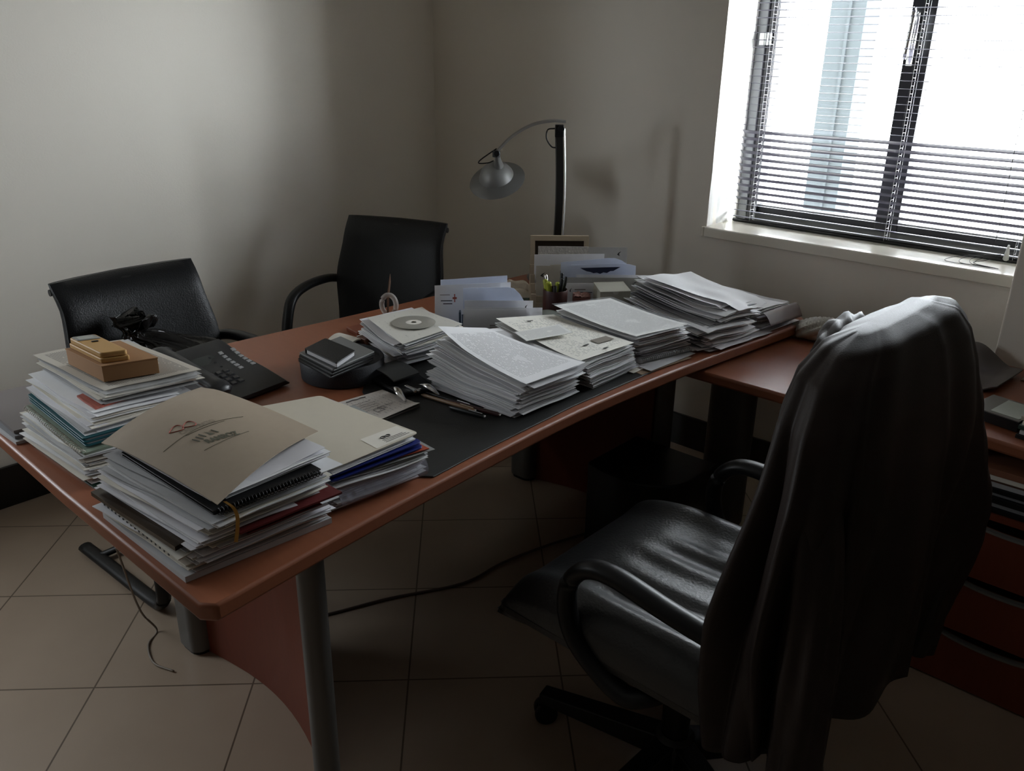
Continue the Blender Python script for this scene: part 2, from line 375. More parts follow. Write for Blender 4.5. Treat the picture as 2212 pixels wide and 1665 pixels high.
# unseen tinted glass door added in the left-hand wall to admit fill light
dr = thing('fill_door', None, None, (XL, (D0+D1)/2, 0)); dr['kind'] = 'structure'
b = MB(); b.box((XL-.15, D0, 0), (XL-.0, D0+.03, DH)); b.box((XL-.15, D1-.03, 0), (XL-.0, D1, DH)); b.box((XL-.15, D0+.03, DH-.03), (XL-.0, D1-.03, DH))
b.build('fill_door_frame', FRAMEB, dr)
b = MB(); b.box((XL-.10, D0+.03, .86), (XL-.09, D1-.03, DH-.03)); b.build('fill_door_glass', tinted(.46), dr)
b = MB(); b.box((XL-.115, D0+.03, .0), (XL-.08, D1-.03, .86)); b.build('fill_door_panel', FRAMEB, dr)
# the building column seen outside the window
b = MB(); b.box((-1.985, 4.7, -1.5), (-1.80, 4.9, 5)); b.box((-1.885, 4.685, -1.5), (-1.87, 4.7, 5)); struct(b.build('wall_exterior', EXT))
b = MB(); b.box((6, 3.6, -3), (7, 5.25, 6)); struct(b.build('wall_sky_blocker', mat('sky_blocker_dark', (.10, .09, .08), .9)))  # unseen block added to cut off grazing sky light from the right

# ------------------------------------------------------------ venetian blind
YV = 3.04; BX0, BX1 = WX0+.022, WX1-.02
bl = thing('venetian_blind', 'grey metal venetian blind lowered in front of the window', 'blind', ((BX0+BX1)/2, YV, WZ0))
b = MB(); z = WZ0+.022; k = 0
while z < WZ1-.05:
    # slats are nearly level high up and low down, and tipped with the room edge raised in the band between
    if z < WZ0+.05: tl = 3
    elif z < WZ0+.075: tl = 8
    elif z < 1.275: tl = 33
    else: tl = 4
    tl += rnd.uniform(-1.2, 1.2); sag = rnd.uniform(-.0008, .0008)
    c, s = math.cos(R(tl)), math.sin(R(tl)); rs = []
    prof = [(-.0125, 0), (-.006, .0011), (0, .0016), (.006, .0011), (.0125, 0)]
    k0 = len(b.v)
    for xi, x in enumerate((BX0, -1.3, XM, -.7, BX1)):
        for t_ in (0, -.0003):
            for dy, dz in prof:
                b.v.append(V(x, YV+dy*c+dz*s, z-dy*s+dz*c+t_+(sag if xi in (1, 2, 3) else 0)))
    for xi in range(4):
        for j in range(4):
            a = k0+xi*10+j; b.f.append((a, a+1, a+11, a+10)); b.m.append(0)
            a += 5; b.f.append((a, a+10, a+11, a+1)); b.m.append(0)
        for j in (0, 4):
            a = k0+xi*10+j; b.f.append((a, a+10, a+15, a+5)); b.m.append(0)
    z += .0245 if z > WZ0+.07 else .0235; k += 1
b.build('slats', SLAT, bl, smooth=True)
b = MB(); b.tube([(BX0, YV, WZ0+.008), (BX1, YV, WZ0+.008)], .0095, 10, flat=.75); b.build('bottom_rail', BLKM, bl, smooth=True)
b = MB(); b.box((BX0, YV-.015, WZ1-.035), (BX1, YV+.015, WZ1-.005)); b.build('head_rail', GREYM, bl)
for x in (WX0+.095, XM+.035, -.57):
    b = MB()
    for dy in (-.014, .014): b.tube([(x, YV+dy, WZ0+.012), (x, YV+dy, WZ1-.03)], .0009, 5)
    b.tube([(x+.012, YV, WZ0+.012), (x+.012, YV, WZ1-.03)], .0009, 5)
    zz = WZ0+.03
    while zz < WZ1-.05: b.tube([(x, YV-.014, zz), (x, YV+.014, zz-.001)], .0007, 4); zz += .0245
    b.build('ladder_cord', CORD, bl)
b = MB(); b.tube(bez([(-.63, YV-.022, WZ1-.03), (-.632, YV-.03, 1.4), (-.625, YV-.03, WZ0+.10), (-.64, YV-.03, WZ0+.04)], 8), .0011, 5)
for q in range(5):
    a = q*.9; b.tube(bez([(-.60, YV-.04, WZ0+.03), (-.63-.02*q, YV-.07, WZ0+.012), (-.66-.015*q+.03*math.sin(a), YV-.10-.008*q, WZ0+.003), (-.60+.02*math.cos(a), YV-.13, WZ0+.003)], 6), .0009, 5)
b.build('pull_cord', BLKM, bl)
b = MB(); b.lathe([(.004, 0), (.009, .004), (.006, .03), (.003, .05)], 10, (-.585, YV-.035, WZ0+.012)); b.build('cord_tassel', mat('pale_plastic', (.5, .5, .48), .4), bl, smooth=True)

# ------------------------------------------------------------ main desk
DZ = .73
desk = thing('executive_desk', 'long cherry laminate desk with bowed edges covered in stacks of paper', 'desk', (-1.6, 1.55, 0))
front = [(-1.052, .505), (-1.063, .629), (-1.074, .743), (-1.080, .91), (-1.093, 1.037), (-1.101, 1.139), (-1.109, 1.49), (-1.10, 1.742), (-1.082, 1.974), (-1.045, 2.315), (-1.022, 2.53)]
back = [(-2.03, 2.62), (-2.072, 2.36), (-2.086, 1.938), (-2.112, 1.662), (-2.127, 1.498), (-2.138, 1.337), (-2.154, 1.206), (-2.160, 1.0), (-2.165, .75), (-2.16, .53)]
front = [tuple(p[:2]) for p in bez([(x, y, 0) for x, y in (front[0], front[2], front[4], front[6], front[8], front[9], front[10])], 6)]
back = [tuple(p[:2]) for p in bez([(x, y, 0) for x, y in (back[0], back[1], back[3], back[5], back[7], back[9])], 6)]
poly = [(-1.075, .487)]+front+[(-1.027, 2.585), (-1.055, 2.618)]+back+[(-2.14, .502), (-1.6, .49)]
poly = poly[::-1] if sum(a[0]*b_[1]-b_[0]*a[1] for a, b_ in zip(poly, poly[1:]+poly[:1])) < 0 else poly
b = MB(); b.prism(poly, DZ-.032, DZ); b.build('desktop', WOOD, desk, bevel=.006, smooth='auto')
def leg_assembly(y0, far):
    b = MB(); n = 14; P = []
    for i in range(n+1):
        t = i/n; P.append((lerp(-1.845, -1.275 if not far else -1.335, t), y0+(.034*math.sin(math.pi*t)*(1.5 if far else 1)) - (.040 if not far else .004)*t**3))
    k = len(b.v)
    rs = [[(x, y-.011, z) for x, y in P]+[(x, y+.011, z) for x, y in reversed(P)] for z in (.002, DZ-.032)]
    b.rings(rs); b.build('side_panel', WOOD2, desk, smooth='auto')
    b = MB(); rr = rrect(.105, .075, .030, 5, -1.885, y0-.012)
    b.rings([[(x, y, z) for x, y in rr] for z in (.012, DZ-.032)]); b.build('leg', GREYM, desk, smooth='auto')
    b = MB(); rr = rrect(.095, .066, .030, 5, -1.885, y0-.012); b.rings([[(x, y, z) for x, y in rr] for z in (.0, .013)]); b.build('foot', BLK, desk)
    b = MB(); b.lathe([(.029, .012), (.029, DZ-.032)], 28, (-1.252 if not far else -1.302, y0-.05 if not far else y0, 0)); b.build('leg', GREYM, desk, smooth='auto')
    b = MB(); b.lathe([(.025, 0), (.025, .013)], 20, (-1.252 if not far else -1.302, y0-.05 if not far else y0, 0)); b.build('foot', BLK, desk)
leg_assembly(.855, False); leg_assembly(2.215, True)
b = MB(); b.box((-1.905, .93, .30), (-1.885, 2.16, DZ-.032)); b.build('modesty_panel', WOOD2, desk)

# blotter
MATP = [(-1.113, 1.02), (-1.135, 1.003), (-1.19, 1.02), (-1.57, 1.205), (-1.64, 1.27), (-1.67, 1.36), (-1.67, 1.8), (-1.63, 1.93), (-1.5, 1.985), (-1.15, 1.985), (-1.122, 1.95), (-1.134, 1.5), (-1.122, 1.15)]
b = MB(); b.prism(MATP[::-1], DZ, DZ+.0035); o = b.build('desk_blotter', MATM, bevel=.0015)
tag(o, 'black leatherette blotter lying along the front edge of the desk', 'desk pad')

# ------------------------------------------------------------ return table and drawer pedestal
RZ = .688
ret = thing('return_table', 'lower cherry side table joining the desk under the window', 'table', (-.5, 2.4, 0))
rp = [(-1.28, 2.035), (-.84, 2.035), (-.60, 2.075), (-.40, 2.125), (-.25, 2.11), (1.0, 2.11), (1.0, 2.722), (.16, 2.722), (-1.28, 2.722)]
b = MB(); b.prism(rp, RZ-.03, RZ); b.build('tabletop', WOOD, ret, bevel=.007, smooth='auto')
b = MB(); rr = rrect(.16, .085, .04, 6, -1.175, 2.44); b.rings([[(x, y, z) for x, y in rr] for z in (.01, RZ-.03)]); b.build('leg', GREYM, ret, smooth='auto')
b = MB(); rr = rrect(.15, .075, .035, 6, -1.175, 2.44); b.rings([[(x, y, z) for x, y in rr] for z in (0, .011)]); b.build('foot', BLK, ret)
ped = thing('drawer_pedestal', 'dark cherry pedestal with three drawers and an open top shelf', 'drawer unit', (-.25, 2.35, 0))
PX0, PX1, PY0, PY1 = -.47, -.03, 2.088, 2.66
b = MB(); b.box((PX0, PY0+.018, 0), (PX0+.018, PY1, RZ-.03)); b.box((PX1-.018, PY0+.018, 0), (PX1, PY1, RZ-.03)); b.box((PX0+.018, PY1-.012, 0), (PX1-.018, PY1, RZ-.03))
b.box((PX0+.018, PY0+.02, .488), (PX1-.018, PY1-.012, .504)); b.box((PX0+.018, PY0+.03, .0), (PX1-.018, PY1-.012, .02))
b.build('carcass', WOOD2, ped)
for i, (z0, z1) in enumerate(((.006, .158), (.166, .322), (.330, .486))):
    b = MB(); n = 16; zt = []
    xs = [lerp(PX0+.002, PX1-.002, t/n) for t in range(n+1)]
    top = []
    for x in xs:
        q = (x+.25)/.115; dip = .020*math.sqrt(max(0, 1-q*q)) if abs(q) < 1 else 0
        top.append(z1-dip)
    rs = [[(x, PY0, z) for x, z in zip(xs, top)]+[(xs[-1], PY0, z0), (xs[0], PY0, z0)], [(x, PY0+.018, z) for x, z in zip(xs, top)]+[(xs[-1], PY0+.018, z0), (xs[0], PY0+.018, z0)]]
    b.rings(rs); d = b.build('drawer', WOOD2, ped)
    b = MB(); rs = []
    for t in range(n+1):
        x = -.25+.115*(2*t/n-1); q = (x+.25)/.115; h_ = .020*math.sqrt(max(0, 1-q*q))+.0015
        rs.append([(x, PY0-.004, z1-h_-.003), (x, PY0+.012, z1-h_-.003), (x, PY0+.012, z1-h_+.003), (x, PY0-.004, z1-h_+.003)])
    b.rings(rs); b.build('handle', DSILV, d)

# ------------------------------------------------------------ paper stacks
def quad(F, R_, L, B=None):
    F, R_, L = Vector(F), Vector(R_), Vector(L)
    return [F, R_, L, Vector(B) if B is not None else R_+L-F]
def bil(q, u, v, pw=1.6):
    """u: F->L, v: F->R ; heights follow a stiffer curve along u"""
    F, R_, L, B = q
    a = F.lerp(R_, v); c = L.lerp(B, v); p = a.lerp(c, u)
    p.z = lerp(a.z, c.z, u**pw); return p
def stack(name, label, levels, n=46, jit=.006, cols=(WHITE, COOL), top=None, seed=1, wav=.0022, cat='paper stack', group=None, fill=.86, pw=1.6, rot=.02, spread=None, kind=None, mats=None, side_cols=None):
    r = random.Random(seed); b = MB(); T = [t for t, q in levels]
    for k in range(n):
        t = k/(n-1)*(1-1/n)
        for i in range(len(levels)-1):
            if t <= T[i+1] or i == len(levels)-2: break
        s = (t-T[i])/(T[i+1]-T[i]); q = [levels[i][1][j].lerp(levels[i+1][1][j], s) for j in range(4)]
        q2 = [levels[0][1][j].lerp(levels[-1][1][j], 1) for j in range(4)]
        Htot = levels[-1][1][0].z-levels[0][1][0].z; th = Htot/n*fill*r.choice((.7, .9, 1, 1.05))
        c = (q[0]+q[1]+q[2]+q[3])/4; last = k == n-1
        jf = .25 if last and top else 1
        dx, dy, a = r.gauss(0, jit)*jf, r.gauss(0, jit)*jf, r.gauss(0, rot)*jf
        sc_ = 1 if last else r.choice((1, 1, 1, 1, .985, .96, .93))
        qq = []
        for p in q:
            d = p-c; d = V(d.x*math.cos(a)-d.y*math.sin(a), d.x*math.sin(a)+d.y*math.cos(a), d.z)
            d.x *= sc_; d.y *= sc_; pz = c+d; pz.x += dx; pz.y += dy; qq.append(pz)
        ph = seed*3.1
        cur = [r.uniform(-1, 1)*.004*(t+.15) for _ in range(4)]
        def fn(u, v, qq=qq, t=t, cur=cur):
            p = bil(qq, u, v, pw)
            wv = noise.noise(V(u*2.2+ph, v*2.0, t*2.6))*wav*2*sm(0, .25, t)
            ed = cur[0]*max(0, u-.75)*4*v + cur[1]*max(0, .25-u)*4*(1-v)+cur[2]*max(0, v-.75)*4*(1-u)
            p.z += wv+ed*sm(0, .2, t); p.z = max(p.z, qq[0].z*0+levels[0][1][0].z+.0003)
            return p
        mi = r.choice(cols)
        b.slab(fn, th, 9, 6, 7 if (last and top) else mi, mi, uv=True)
    o = b.build(name, PCOL+[PCOL[0]]+([top] if top else [PCOL[0]]), smooth='auto')
    return tag(o, label, cat, group, kind)
def sheet(name, label, q, m, th=.0004, cat='sheet of paper', wav=.0015, seed=0, nu=14, nv=10, bend=None, group=None, parent=None, smooth=True):
    b = MB()
    def fn(u, v):
        p = bil(q, u, v, 1.6); p.z += wav*noise.noise(V(u*2.5+seed, v*2.5, seed))
        if bend: p = bend(u, v, p)
        return p
    b.slab(fn, th, nu, nv, uv=True); o = b.build(name, m, parent, smooth='auto')
    if parent is None: tag(o, label, cat, group)
    return o
def slabq(name, label, cat, q, z0, z1, mats, r=.006, parent=None, bevel=.0012, group=None, kind=None):
    """flat oblong with its corners at q (xy), from z0 to z1"""
    F, R_, L, B = [Vector((p[0], p[1], 0)) for p in q]
    pts = [F, R_, B, L]; out = []
    for i in range(4):
        p, a, c = pts[i], pts[i-1], pts[(i+1) % 4]; da = (a-p).normalized(); dc = (c-p).normalized()
        for t in range(5):
            s = t/4; out.append(tuple((p+da*r*(1-s)**2+dc*r*s**2)[:2]))
    if sum(a[0]*c[1]-c[0]*a[1] for a, c in zip(out, out[1:]+out[:1])) < 0: out = out[::-1]
    b = MB(); b.prism(out, z0, z1); o = b.build(name, mats, parent, bevel=bevel, smooth='auto')
    if parent is None: tag(o, label, cat, group, kind)
    return o
def Q(F, R_, L, B=None, z=None):
    z = 0 if z is None else z
    f = lambda p: (p[0], p[1], p[2] if len(p) > 2 else z)
    return quad(f(F), f(R_), f(L), f(B) if B else None)

# E: big stack of white sheets in the middle of the blotter
zE = DZ+.0035
qa = Q((-1.186, 1.348), (-1.183, 1.557), (-1.470, 1.345), z=zE)
qb = Q((-1.175, 1.352, .775), (-1.170, 1.56, .775), (-1.478, 1.352, .798), (-1.47, 1.555, .79))
qc = Q((-1.166, 1.362, .817), (-1.158, 1.565, .817), (-1.462, 1.372, .862), (-1.442, 1.568, .845))
stack('paper_stack', 'tall stack of white sheets with curled-up corner in the middle of the blotter', [(0, qa), (.5, qb), (1, qc)], 62, .0065, (WHITE, COOL, WHITE, WHITE, GREY_), None, 11, .0035)
qt = Q((-1.160, 1.355, .820), (-1.150, 1.562, .820), (-1.467, 1.370, .874), (-1.442, 1.520, .852))
sheet('printed_letter', 'printed letter with curled corner on top of the tall middle stack', qt, PRINT1, bend=lambda u, v, p: p+V(0, 0, .004+.012*max(0, u-.7)*3*(1-v)), seed=3)
# F
qa = Q((-1.166, 1.622), (-1.173, 1.825), (-1.46, 1.628), z=zE)
qc = Q((-1.168, 1.580, .812), (-1.158, 1.778, .814), (-1.468, 1.590, .848), (-1.44, 1.796, .826))
stack('paper_stack', 'stack of loose sheets topped by a form, right of the tall middle stack', [(0, qa), (1, qc)], 56, .005, (WHITE, COOL, WHITE, GREY_), None, 12, .003)
qt = Q((-1.172, 1.574, .817), (-1.156, 1.782, .817), (-1.474, 1.590, .857), (-1.442, 1.797, .830))
sheet('printed_form', 'cream printed form with grey box on the second stack from the middle', qt, PRINT2, seed=5, bend=lambda u, v, p: p+V(0, 0, .003))
b = MB()
def onF(x, y, z=.0015): p = bil(qt, x, y, 1.6); return V(p.x, p.y, p.z+.0045+z)
pf_ = [o for o in bpy.data.objects if o.name == 'printed_form'][0]
b.grid(lambda u, v: onF(.17+.10*u, .60+.3*v), 4, 4); b.build('grey_box_print', INKL, pf_)
for u_, v_ in ((.86, .35), (.20, .38), (.05, .5)):
    b = MB(); b.grid(lambda u, v, u_=u_, v_=v_: onF(u_+.018*u, v_+.10*v, .0018), 2, 2); b.build('bold_print', INK, pf_)
qk = Q((-1.325, 1.562, .829), (-1.262, 1.672, .829), (-1.392, 1.60, .838))
sheet('booklet_slip', 'small two-column leaflet lying on the cream printed form', quad(V(-1.290, 1.690, .838), V(-1.355, 1.715, .841), V(-1.328, 1.548, .840)), PRINT3, th=.0012, cat='leaflet', seed=8, wav=.001, nu=6, nv=6)
# G
b_under = [((-1.130, 1.792), (-1.105, 2.002), (-1.42, 1.82), KRF), ((-1.150, 1.780), (-1.15, 1.99), (-1.44, 1.79), WARM), ((-1.122, 1.822), (-1.11, 2.03), (-1.41, 1.85), GREY_)]
z = zE
for i, (F, R_, L, c) in enumerate(b_under):
    sheet('loose_sheet', ['brown paper sheet sticking out at the bottom of the plastic-sleeve stack', 'cream sheet lying flat on the blotter under the plastic-sleeve stack', 'grey sheet between brown sheet and coil notebook'][i], Q(F, R_, L, z=z), PCOL[c], th=.001, seed=20+i, wav=.0006); z += .0022
nb = thing('coil_notebook', 'grey coil-bound notebook at the bottom of the plastic-sleeve stack', 'notebook', (-1.3, 1.9, z))
qn = Q((-1.172, 1.845), (-1.128, 2.035), (-1.455, 1.90), z=z)
slabq('cover', '', '', qn, z+.0005, z+.0105, GREY_ and PCOL[GREY_], .004, nb)
def coil(name, A, B, n, r, m, parent, z):
    b = MB(); A, B = V(*A), V(*B); d = (B-A).normalized(); s = d.cross(V(0, 0, 1)); pts = []
    for i in range(n*8+1):
        a = 2*math.pi*i/8; p = A.lerp(B, i/(n*8)); pts.append(V(p.x, p.y, z)+s*math.cos(a)*r+V(0, 0, 1)*math.sin(a)*r)
    b.tube(pts, .0009, 5); return b.build(name, m, parent, smooth=True)
coil('coil', (-1.172, 1.85, 0), (-1.128, 2.03, 0), 26, .0065, DSILV, nb, z+.007)
z += .012
qa = Q((-1.190, 1.862), (-1.146, 2.045), (-1.468, 1.915), z=z)
qc = Q((-1.172, 1.815, .818), (-1.130, 2.000, .820), (-1.432, 1.800, .848), (-1.392, 1.998, .838))
stack('paper_stack', 'stack of sheets under a clear plastic sleeve, centre right of the desk', [(0, qa), (1, qc)], 46, .006, (COOL, WHITE, GREY_), None, 13, .003)
qt = Q((-1.168, 1.810, .824), (-1.124, 2.000, .824), (-1.434, 1.788, .860), (-1.390, 1.997, .846))
sheet('printed_page', 'densely printed page in a clear sleeve on the centre right stack', qt, PRINT3, seed=9, bend=lambda u, v, p: p+V(0, 0, .004))
qs = Q((-1.160, 1.812, .8245), (-1.110, 2.005, .826), (-1.440, 1.784, .862), (-1.39, 2.002, .848))
o = sheet('plastic_sleeve', 'clear glossy plastic sleeve over the densely printed page', qs, mat('sleeve_plastic', (.8, .82, .85), .06, alpha=.10, nz=(10, .05), bump=(14, .9)), cat='plastic sleeve', th=.0003, seed=10, wav=.002, bend=lambda u, v, p: p+V(0, 0, .006-.006*sm(.1, 0, u)), nu=26, nv=20)
# H
qa = Q((-1.118, 2.075), (-1.085, 2.300), (-1.42, 2.12), z=DZ+.0005)
qb = Q((-1.112, 2.070, .785), (-1.075, 2.280, .785), (-1.452, 2.20, .800), (-1.40, 2.38, .80))
qc = Q((-1.082, 2.175, .838), (-1.065, 2.320, .832), (-1.400, 2.175, .876), (-1.34, 2.36, .865))
stack('paper_stack', 'untidy curling stack of sheets near the window end of the desk', [(0, qa), (.55, qb), (1, qc)], 46, .013, (COOL, GREY_, WHITE, GREY_, DARKP), None, 14, .006, rot=.05)
for i, (F, R_, L, B, c, lb) in enumerate([
    ((-1.070, 2.190, .846), (-1.052, 2.330, .842), (-1.385, 2.172, .884), (-1.33, 2.35, .872), WHITE, 'bent white sheet on top of the curling stack'),
    ((-1.090, 2.165, .842), (-1.060, 2.345, .836), (-1.392, 2.160, .876), (-1.35, 2.37, .868), COOL, 'second sheet sliding off the curling stack'),
    ((-1.068, 2.100, .742), (-1.040, 2.370, .738), (-1.30, 2.14, .734), None, COOL, 'creased sheet poking out at the foot of the curling stack'),
    ((-1.09, 2.075, .737), (-1.052, 2.27, .735), (-1.33, 2.10, .734), None, GREY_, 'grey sheet peeking out below the creased sheet')]):
    sheet('loose_sheet', lb, Q(F, R_, L, B), PCOL[c], seed=30+i, wav=.006, bend=(lambda u, v, p: p+V(0, 0, -.012*sm(.15, 0, u)+.004)) if i < 2 else None)
b = MB()   # dark-edged folders in the curling stack
o = sheet('thin_folder', 'dark grey folder edge showing halfway up the curling stack', Q((-1.100, 2.115, .806), (-1.07, 2.30, .806), (-1.432, 2.190, .826), (-1.38, 2.37, .824)), PCOL[DARKP], th=.003, cat='folder', seed=33, wav=.002)
# I
qa = Q((-1.085, 2.355), (-1.062, 2.555), (-1.375, 2.385), z=DZ+.0005)
qc = Q((-1.10, 2.345, .793), (-1.073, 2.535, .793), (-1.405, 2.375, .805), (-1.38, 2.568, .797))
stack('paper_stack', 'stack of sheets with a drooping brown flap at the far end of the desk', [(0, qa), (1, qc)], 36, .009, (WHITE, COOL, GREY_), PCOL[0], 15, .004)
sheet('brown_cover', 'brown card cover drooping over the edge of the far end stack', Q((-1.085, 2.36, .787), (-1.066, 2.55, .787), (-1.035, 2.34, .765), (-1.022, 2.535, .757)), mat('brown_card', (.10, .06, .045), .6), th=.001, cat='card cover', bend=lambda u, v, p: p+V(0, 0, .012*math.sin(math.pi*u)))

# D: box-like pile with the compact disc
qa = Q((-1.640, 1.385), (-1.620, 1.590), (-1.870, 1.44), z=DZ+.0005)
qb = Q((-1.60, 1.365, .785), (-1.60, 1.575, .785), (-1.850, 1.430, .785))
qc = Q((-1.565, 1.335, .822), (-1.577, 1.555, .822), (-1.785, 1.400, .830), (-1.768, 1.575, .828))
stack('paper_stack', 'stack of small papers with a compact disc on top, left of the blotter', [(0, qa), (.55, qb), (1, qc)], 44, .008, (WHITE, COOL, GREY_, GREY_, WARM), None, 16, .003, rot=.05)
qt = Q((-1.560, 1.333, .828), (-1.571, 1.558, .828), (-1.788, 1.402, .834), (-1.760, 1.572, .832))
sheet('printed_page', 'small printed sheet under the compact disc', qt, printed('printed_faint', (.62, .60, .54), (.45, .44, .4), 12, .1, .6, 4, .2), th=.0008, seed=14, wav=.001, bend=lambda u, v, p: p+V(0, 0, .001))
cdm = MB(); cc = V(-1.665, 1.465, .8345)
cdm.rings([[(cc.x+r_*math.cos(a), cc.y+r_*math.sin(a), cc.z+dz) for a in (2*math.pi*k/48 for k in range(48))] for r_, dz in ((.0215, 0), (.059, 0), (.060, .0006), (.059, .0012), (.0215, .0012), (.0215, 0))], 0, False, False)
o = cdm.build('compact_disc', mat('disc_mirror', (.62, .61, .55), .34, .6, nz=(3, .3)), smooth='auto'); tag(o, 'shiny grey compact disc lying on the small printed sheet', 'compact disc')
b = MB(); b.rings([[(cc.x+r_*math.cos(a), cc.y+r_*math.sin(a), cc.z+dz) for a in (2*math.pi*k/32 for k in range(32))] for r_, dz in ((.0075, .0002), (.0213, .0002), (.0213, .0011), (.0075, .0011), (.0075, .0002))], 0, False, False)
b.build('clear_hub', PCOL[WARM], o)

# C: cream folder stack
qa = Q((-1.152, .803), (-1.140, 1.003), (-1.440, .812), z=DZ+.0005)
qb = Q((-1.150, .800, .787), (-1.128, 1.018, .785), (-1.452, .825, .787))
stack('paper_stack', 'stack of sheets in crinkled plastic sleeves under the blue folder', [(0, qa), (1, qb)], 34, .0045, (COOL, WHITE, COOL, GREY_), None, 17, .003)
sheet('plastic_sleeve', 'crinkled clear sleeve bulging from the front of the blue folder stack', Q((-1.134, .808, .742), (-1.118, 1.008, .742), (-1.150, .808, .784), (-1.132, 1.012, .784)), mat('crinkled_sleeve', (.55, .55, .66), .1, alpha=.28, nz=(20, .2), bump=(55, 1.0)), th=.0003, cat='plastic sleeve', bend=lambda u, v, p: p+V(.008*math.sin(math.pi*u), 0, 0), nu=12, nv=24)
sheet('plastic_sleeve', 'flat clear sleeve corner sticking out above the crinkled sleeve', Q((-1.155, .80, .7885), (-1.118, 1.030, .788), (-1.45, .83, .789)), mat('grey_sleeve', (.34, .35, .34), .15, nz=(12, .3)), th=.0006, cat='plastic sleeve', seed=4)
sheet('orange_folder', 'orange-red folder between the blue folder and the papers', Q((-1.156, .860, .791), (-1.124, 1.020, .791), (-1.440, .87, .791)), ORNG, th=.0018, cat='folder', seed=6, wav=.001)
fo = thing('blue_folder', 'dark blue plastic folder under the cream folder', 'folder', (-1.3, .9, .794))
for i, (z0, dd) in enumerate(((.7945, .0), (.8035, .004))):
    qf = [V(-1.142-dd, .797, 0), V(-1.130-dd, 1.012, 0), V(-1.476, .858, 0), V(-1.448, 1.02, 0)]
    slabq('cover', '', '', qf, z0, z0+.0035, BLUE, .012, fo, .0008)
slabq('sheets', '', '', [V(-1.165, .805, 0), V(-1.15, 1.0, 0), V(-1.466, .86, 0), V(-1.445, 1.01, 0)], .798, .8035, PCOL[COOL], .004, fo, 0)
qs = [V(-1.150, .798, 0), V(-1.146, 1.008, 0), V(-1.48, .858, 0), V(-1.445, .995, 0)]
stack('paper_stack', 'thin sheaf of white sheets between blue and cream folders', [(0, Q((-1.152, .802), (-1.150, 1.004), (-1.47, .858), (-1.445, .99), z=.8075)), (1, Q((-1.148, .80), (-1.148, 1.006), (-1.47, .858), (-1.445, .99), z=.8185))], 8, .003, (WHITE, COOL), None, 21, .0005)
cf = thing('cream_folder', 'large cream card folder with a small logo label on top of the blue folder', 'folder', (-1.3, .9, .82))
qf = [V(-1.145, .797, 0), V(-1.148, 1.014, 0), V(-1.492, .860, 0), V(-1.447, .996, 0)]
slabq('cover', '', '', qf, .8192, .8212, CREAM, .010, cf, .0006)
b = MB(); QC = [V(-1.145, .797, .8217), V(-1.148, 1.014, .8217), V(-1.492, .860, .8217), V(-1.447, .996, .8217)]
b.grid(lambda u, v: bil(QC, .015+.17*u, .52+.45*v, 1), 3, 3); b.build('label', PCOL[WARM], cf)['label'] = 'pale paper label with black logo'
b = MB()
for cx_ in (.70, .755):
    b.tube([bil(QC, .105+.022*math.cos(a)*.6, cx_+.028*math.sin(a), 1)+V(0, 0, .0008) for a in (2*math.pi*k/16 for k in range(16))], .0009, 4, closed=True)
for k in range(3): b.tube([bil(QC, .075-.017*k, .66-.0*k, 1)+V(0, 0, .0006), bil(QC, .075-.017*k, .90+.02*k, 1)+V(0, 0, .0006)], .00045, 4)
b.build('logo', INK, cf)

# B: front stack with the taupe folder
z = DZ
mg = sheet('magazine', 'grey magazine at the very bottom of the front corner stack', Q((-1.140, .503, DZ+.0004), (-1.120, .775, DZ+.0004), (-1.435, .502, DZ+.0004)), PCOL[GREY_], th=.011, cat='magazine', wav=0)
qa = Q((-1.150, .510, .742), (-1.124, .772, .742), (-1.440, .505, .742)); qb = Q((-1.118, .535, .79), (-1.115, .765, .79), (-1.436, .505, .79))
stack('paper_stack', 'lower part of the front corner stack, mixed cream and grey sheets', [(0, qa), (1, qb)], 26, .007, (WARM, GREY_, COOL, WARM), None, 18, .0025, rot=.03)
sheet('punched_sheet', 'cream sheet with dark edge marks low in the front corner stack', Q((-1.148, .500, .770), (-1.18, .72, .772), (-1.438, .497, .772)), PCOL[WARM], th=.002, wav=.001)
b = MB()
for k in range(17):
    x = -1.175-.0145*k; b.box((x, .4965, .7705), (x+.004, .4975, .7735), 0)
b.build('edge_marks', INK, [o for o in bpy.data.objects if o.name == 'punched_sheet'][0])
sheet('film_strip_sheet', 'dark brown glossy sheet sticking out of the front corner stack', Q((-1.160, .503, .781), (-1.2, .70, .781), (-1.432, .488, .783)), mat('brown_gloss', (.035, .022, .012), .25, nz=(30, .9, (1, 6, 1))), th=.008, cat='card', wav=.001)
qa = Q((-1.128, .535, .790), (-1.112, .765, .790), (-1.430, .508, .79)); qb = Q((-1.092, .548, .847), (-1.112, .765, .843), (-1.424, .520, .853))
stack('paper_stack', 'upper part of the front corner stack under the black coil notebook', [(0, qa), (1, qb)], 36, .007, (COOL, WHITE, COOL, GREY_, WARM), None, 19, .003, rot=.035)
sheet('maroon_folder', 'thin maroon folder edge in the front corner stack', Q((-1.100, .585, .800), (-1.090, .780, .800), (-1.38, .58, .80)), MAROON, th=.0035, cat='folder', wav=.0015)
sheet('maroon_folder', 'second maroon folder edge, just below the first', Q((-1.103, .60, .7925), (-1.095, .74, .7925), (-1.38, .60, .7925)), MAROON, th=.0018, cat='folder', wav=.001)
sheet('loose_sheet', 'pale sheet jutting out to the right under the black coil notebook', Q((-1.10, .62, .850), (-1.098, .792, .850), (-1.38, .60, .852)), PCOL[WHITE], th=.001, wav=.001)
nb = thing('coil_notebook', 'black coil-bound notebook under the taupe folder', 'notebook', (-1.25, .65, .852))
qn = [V(-1.100, .545, 0), V(-1.095, .745, 0), V(-1.405, .540, 0), V(-1.40, .745, 0)]
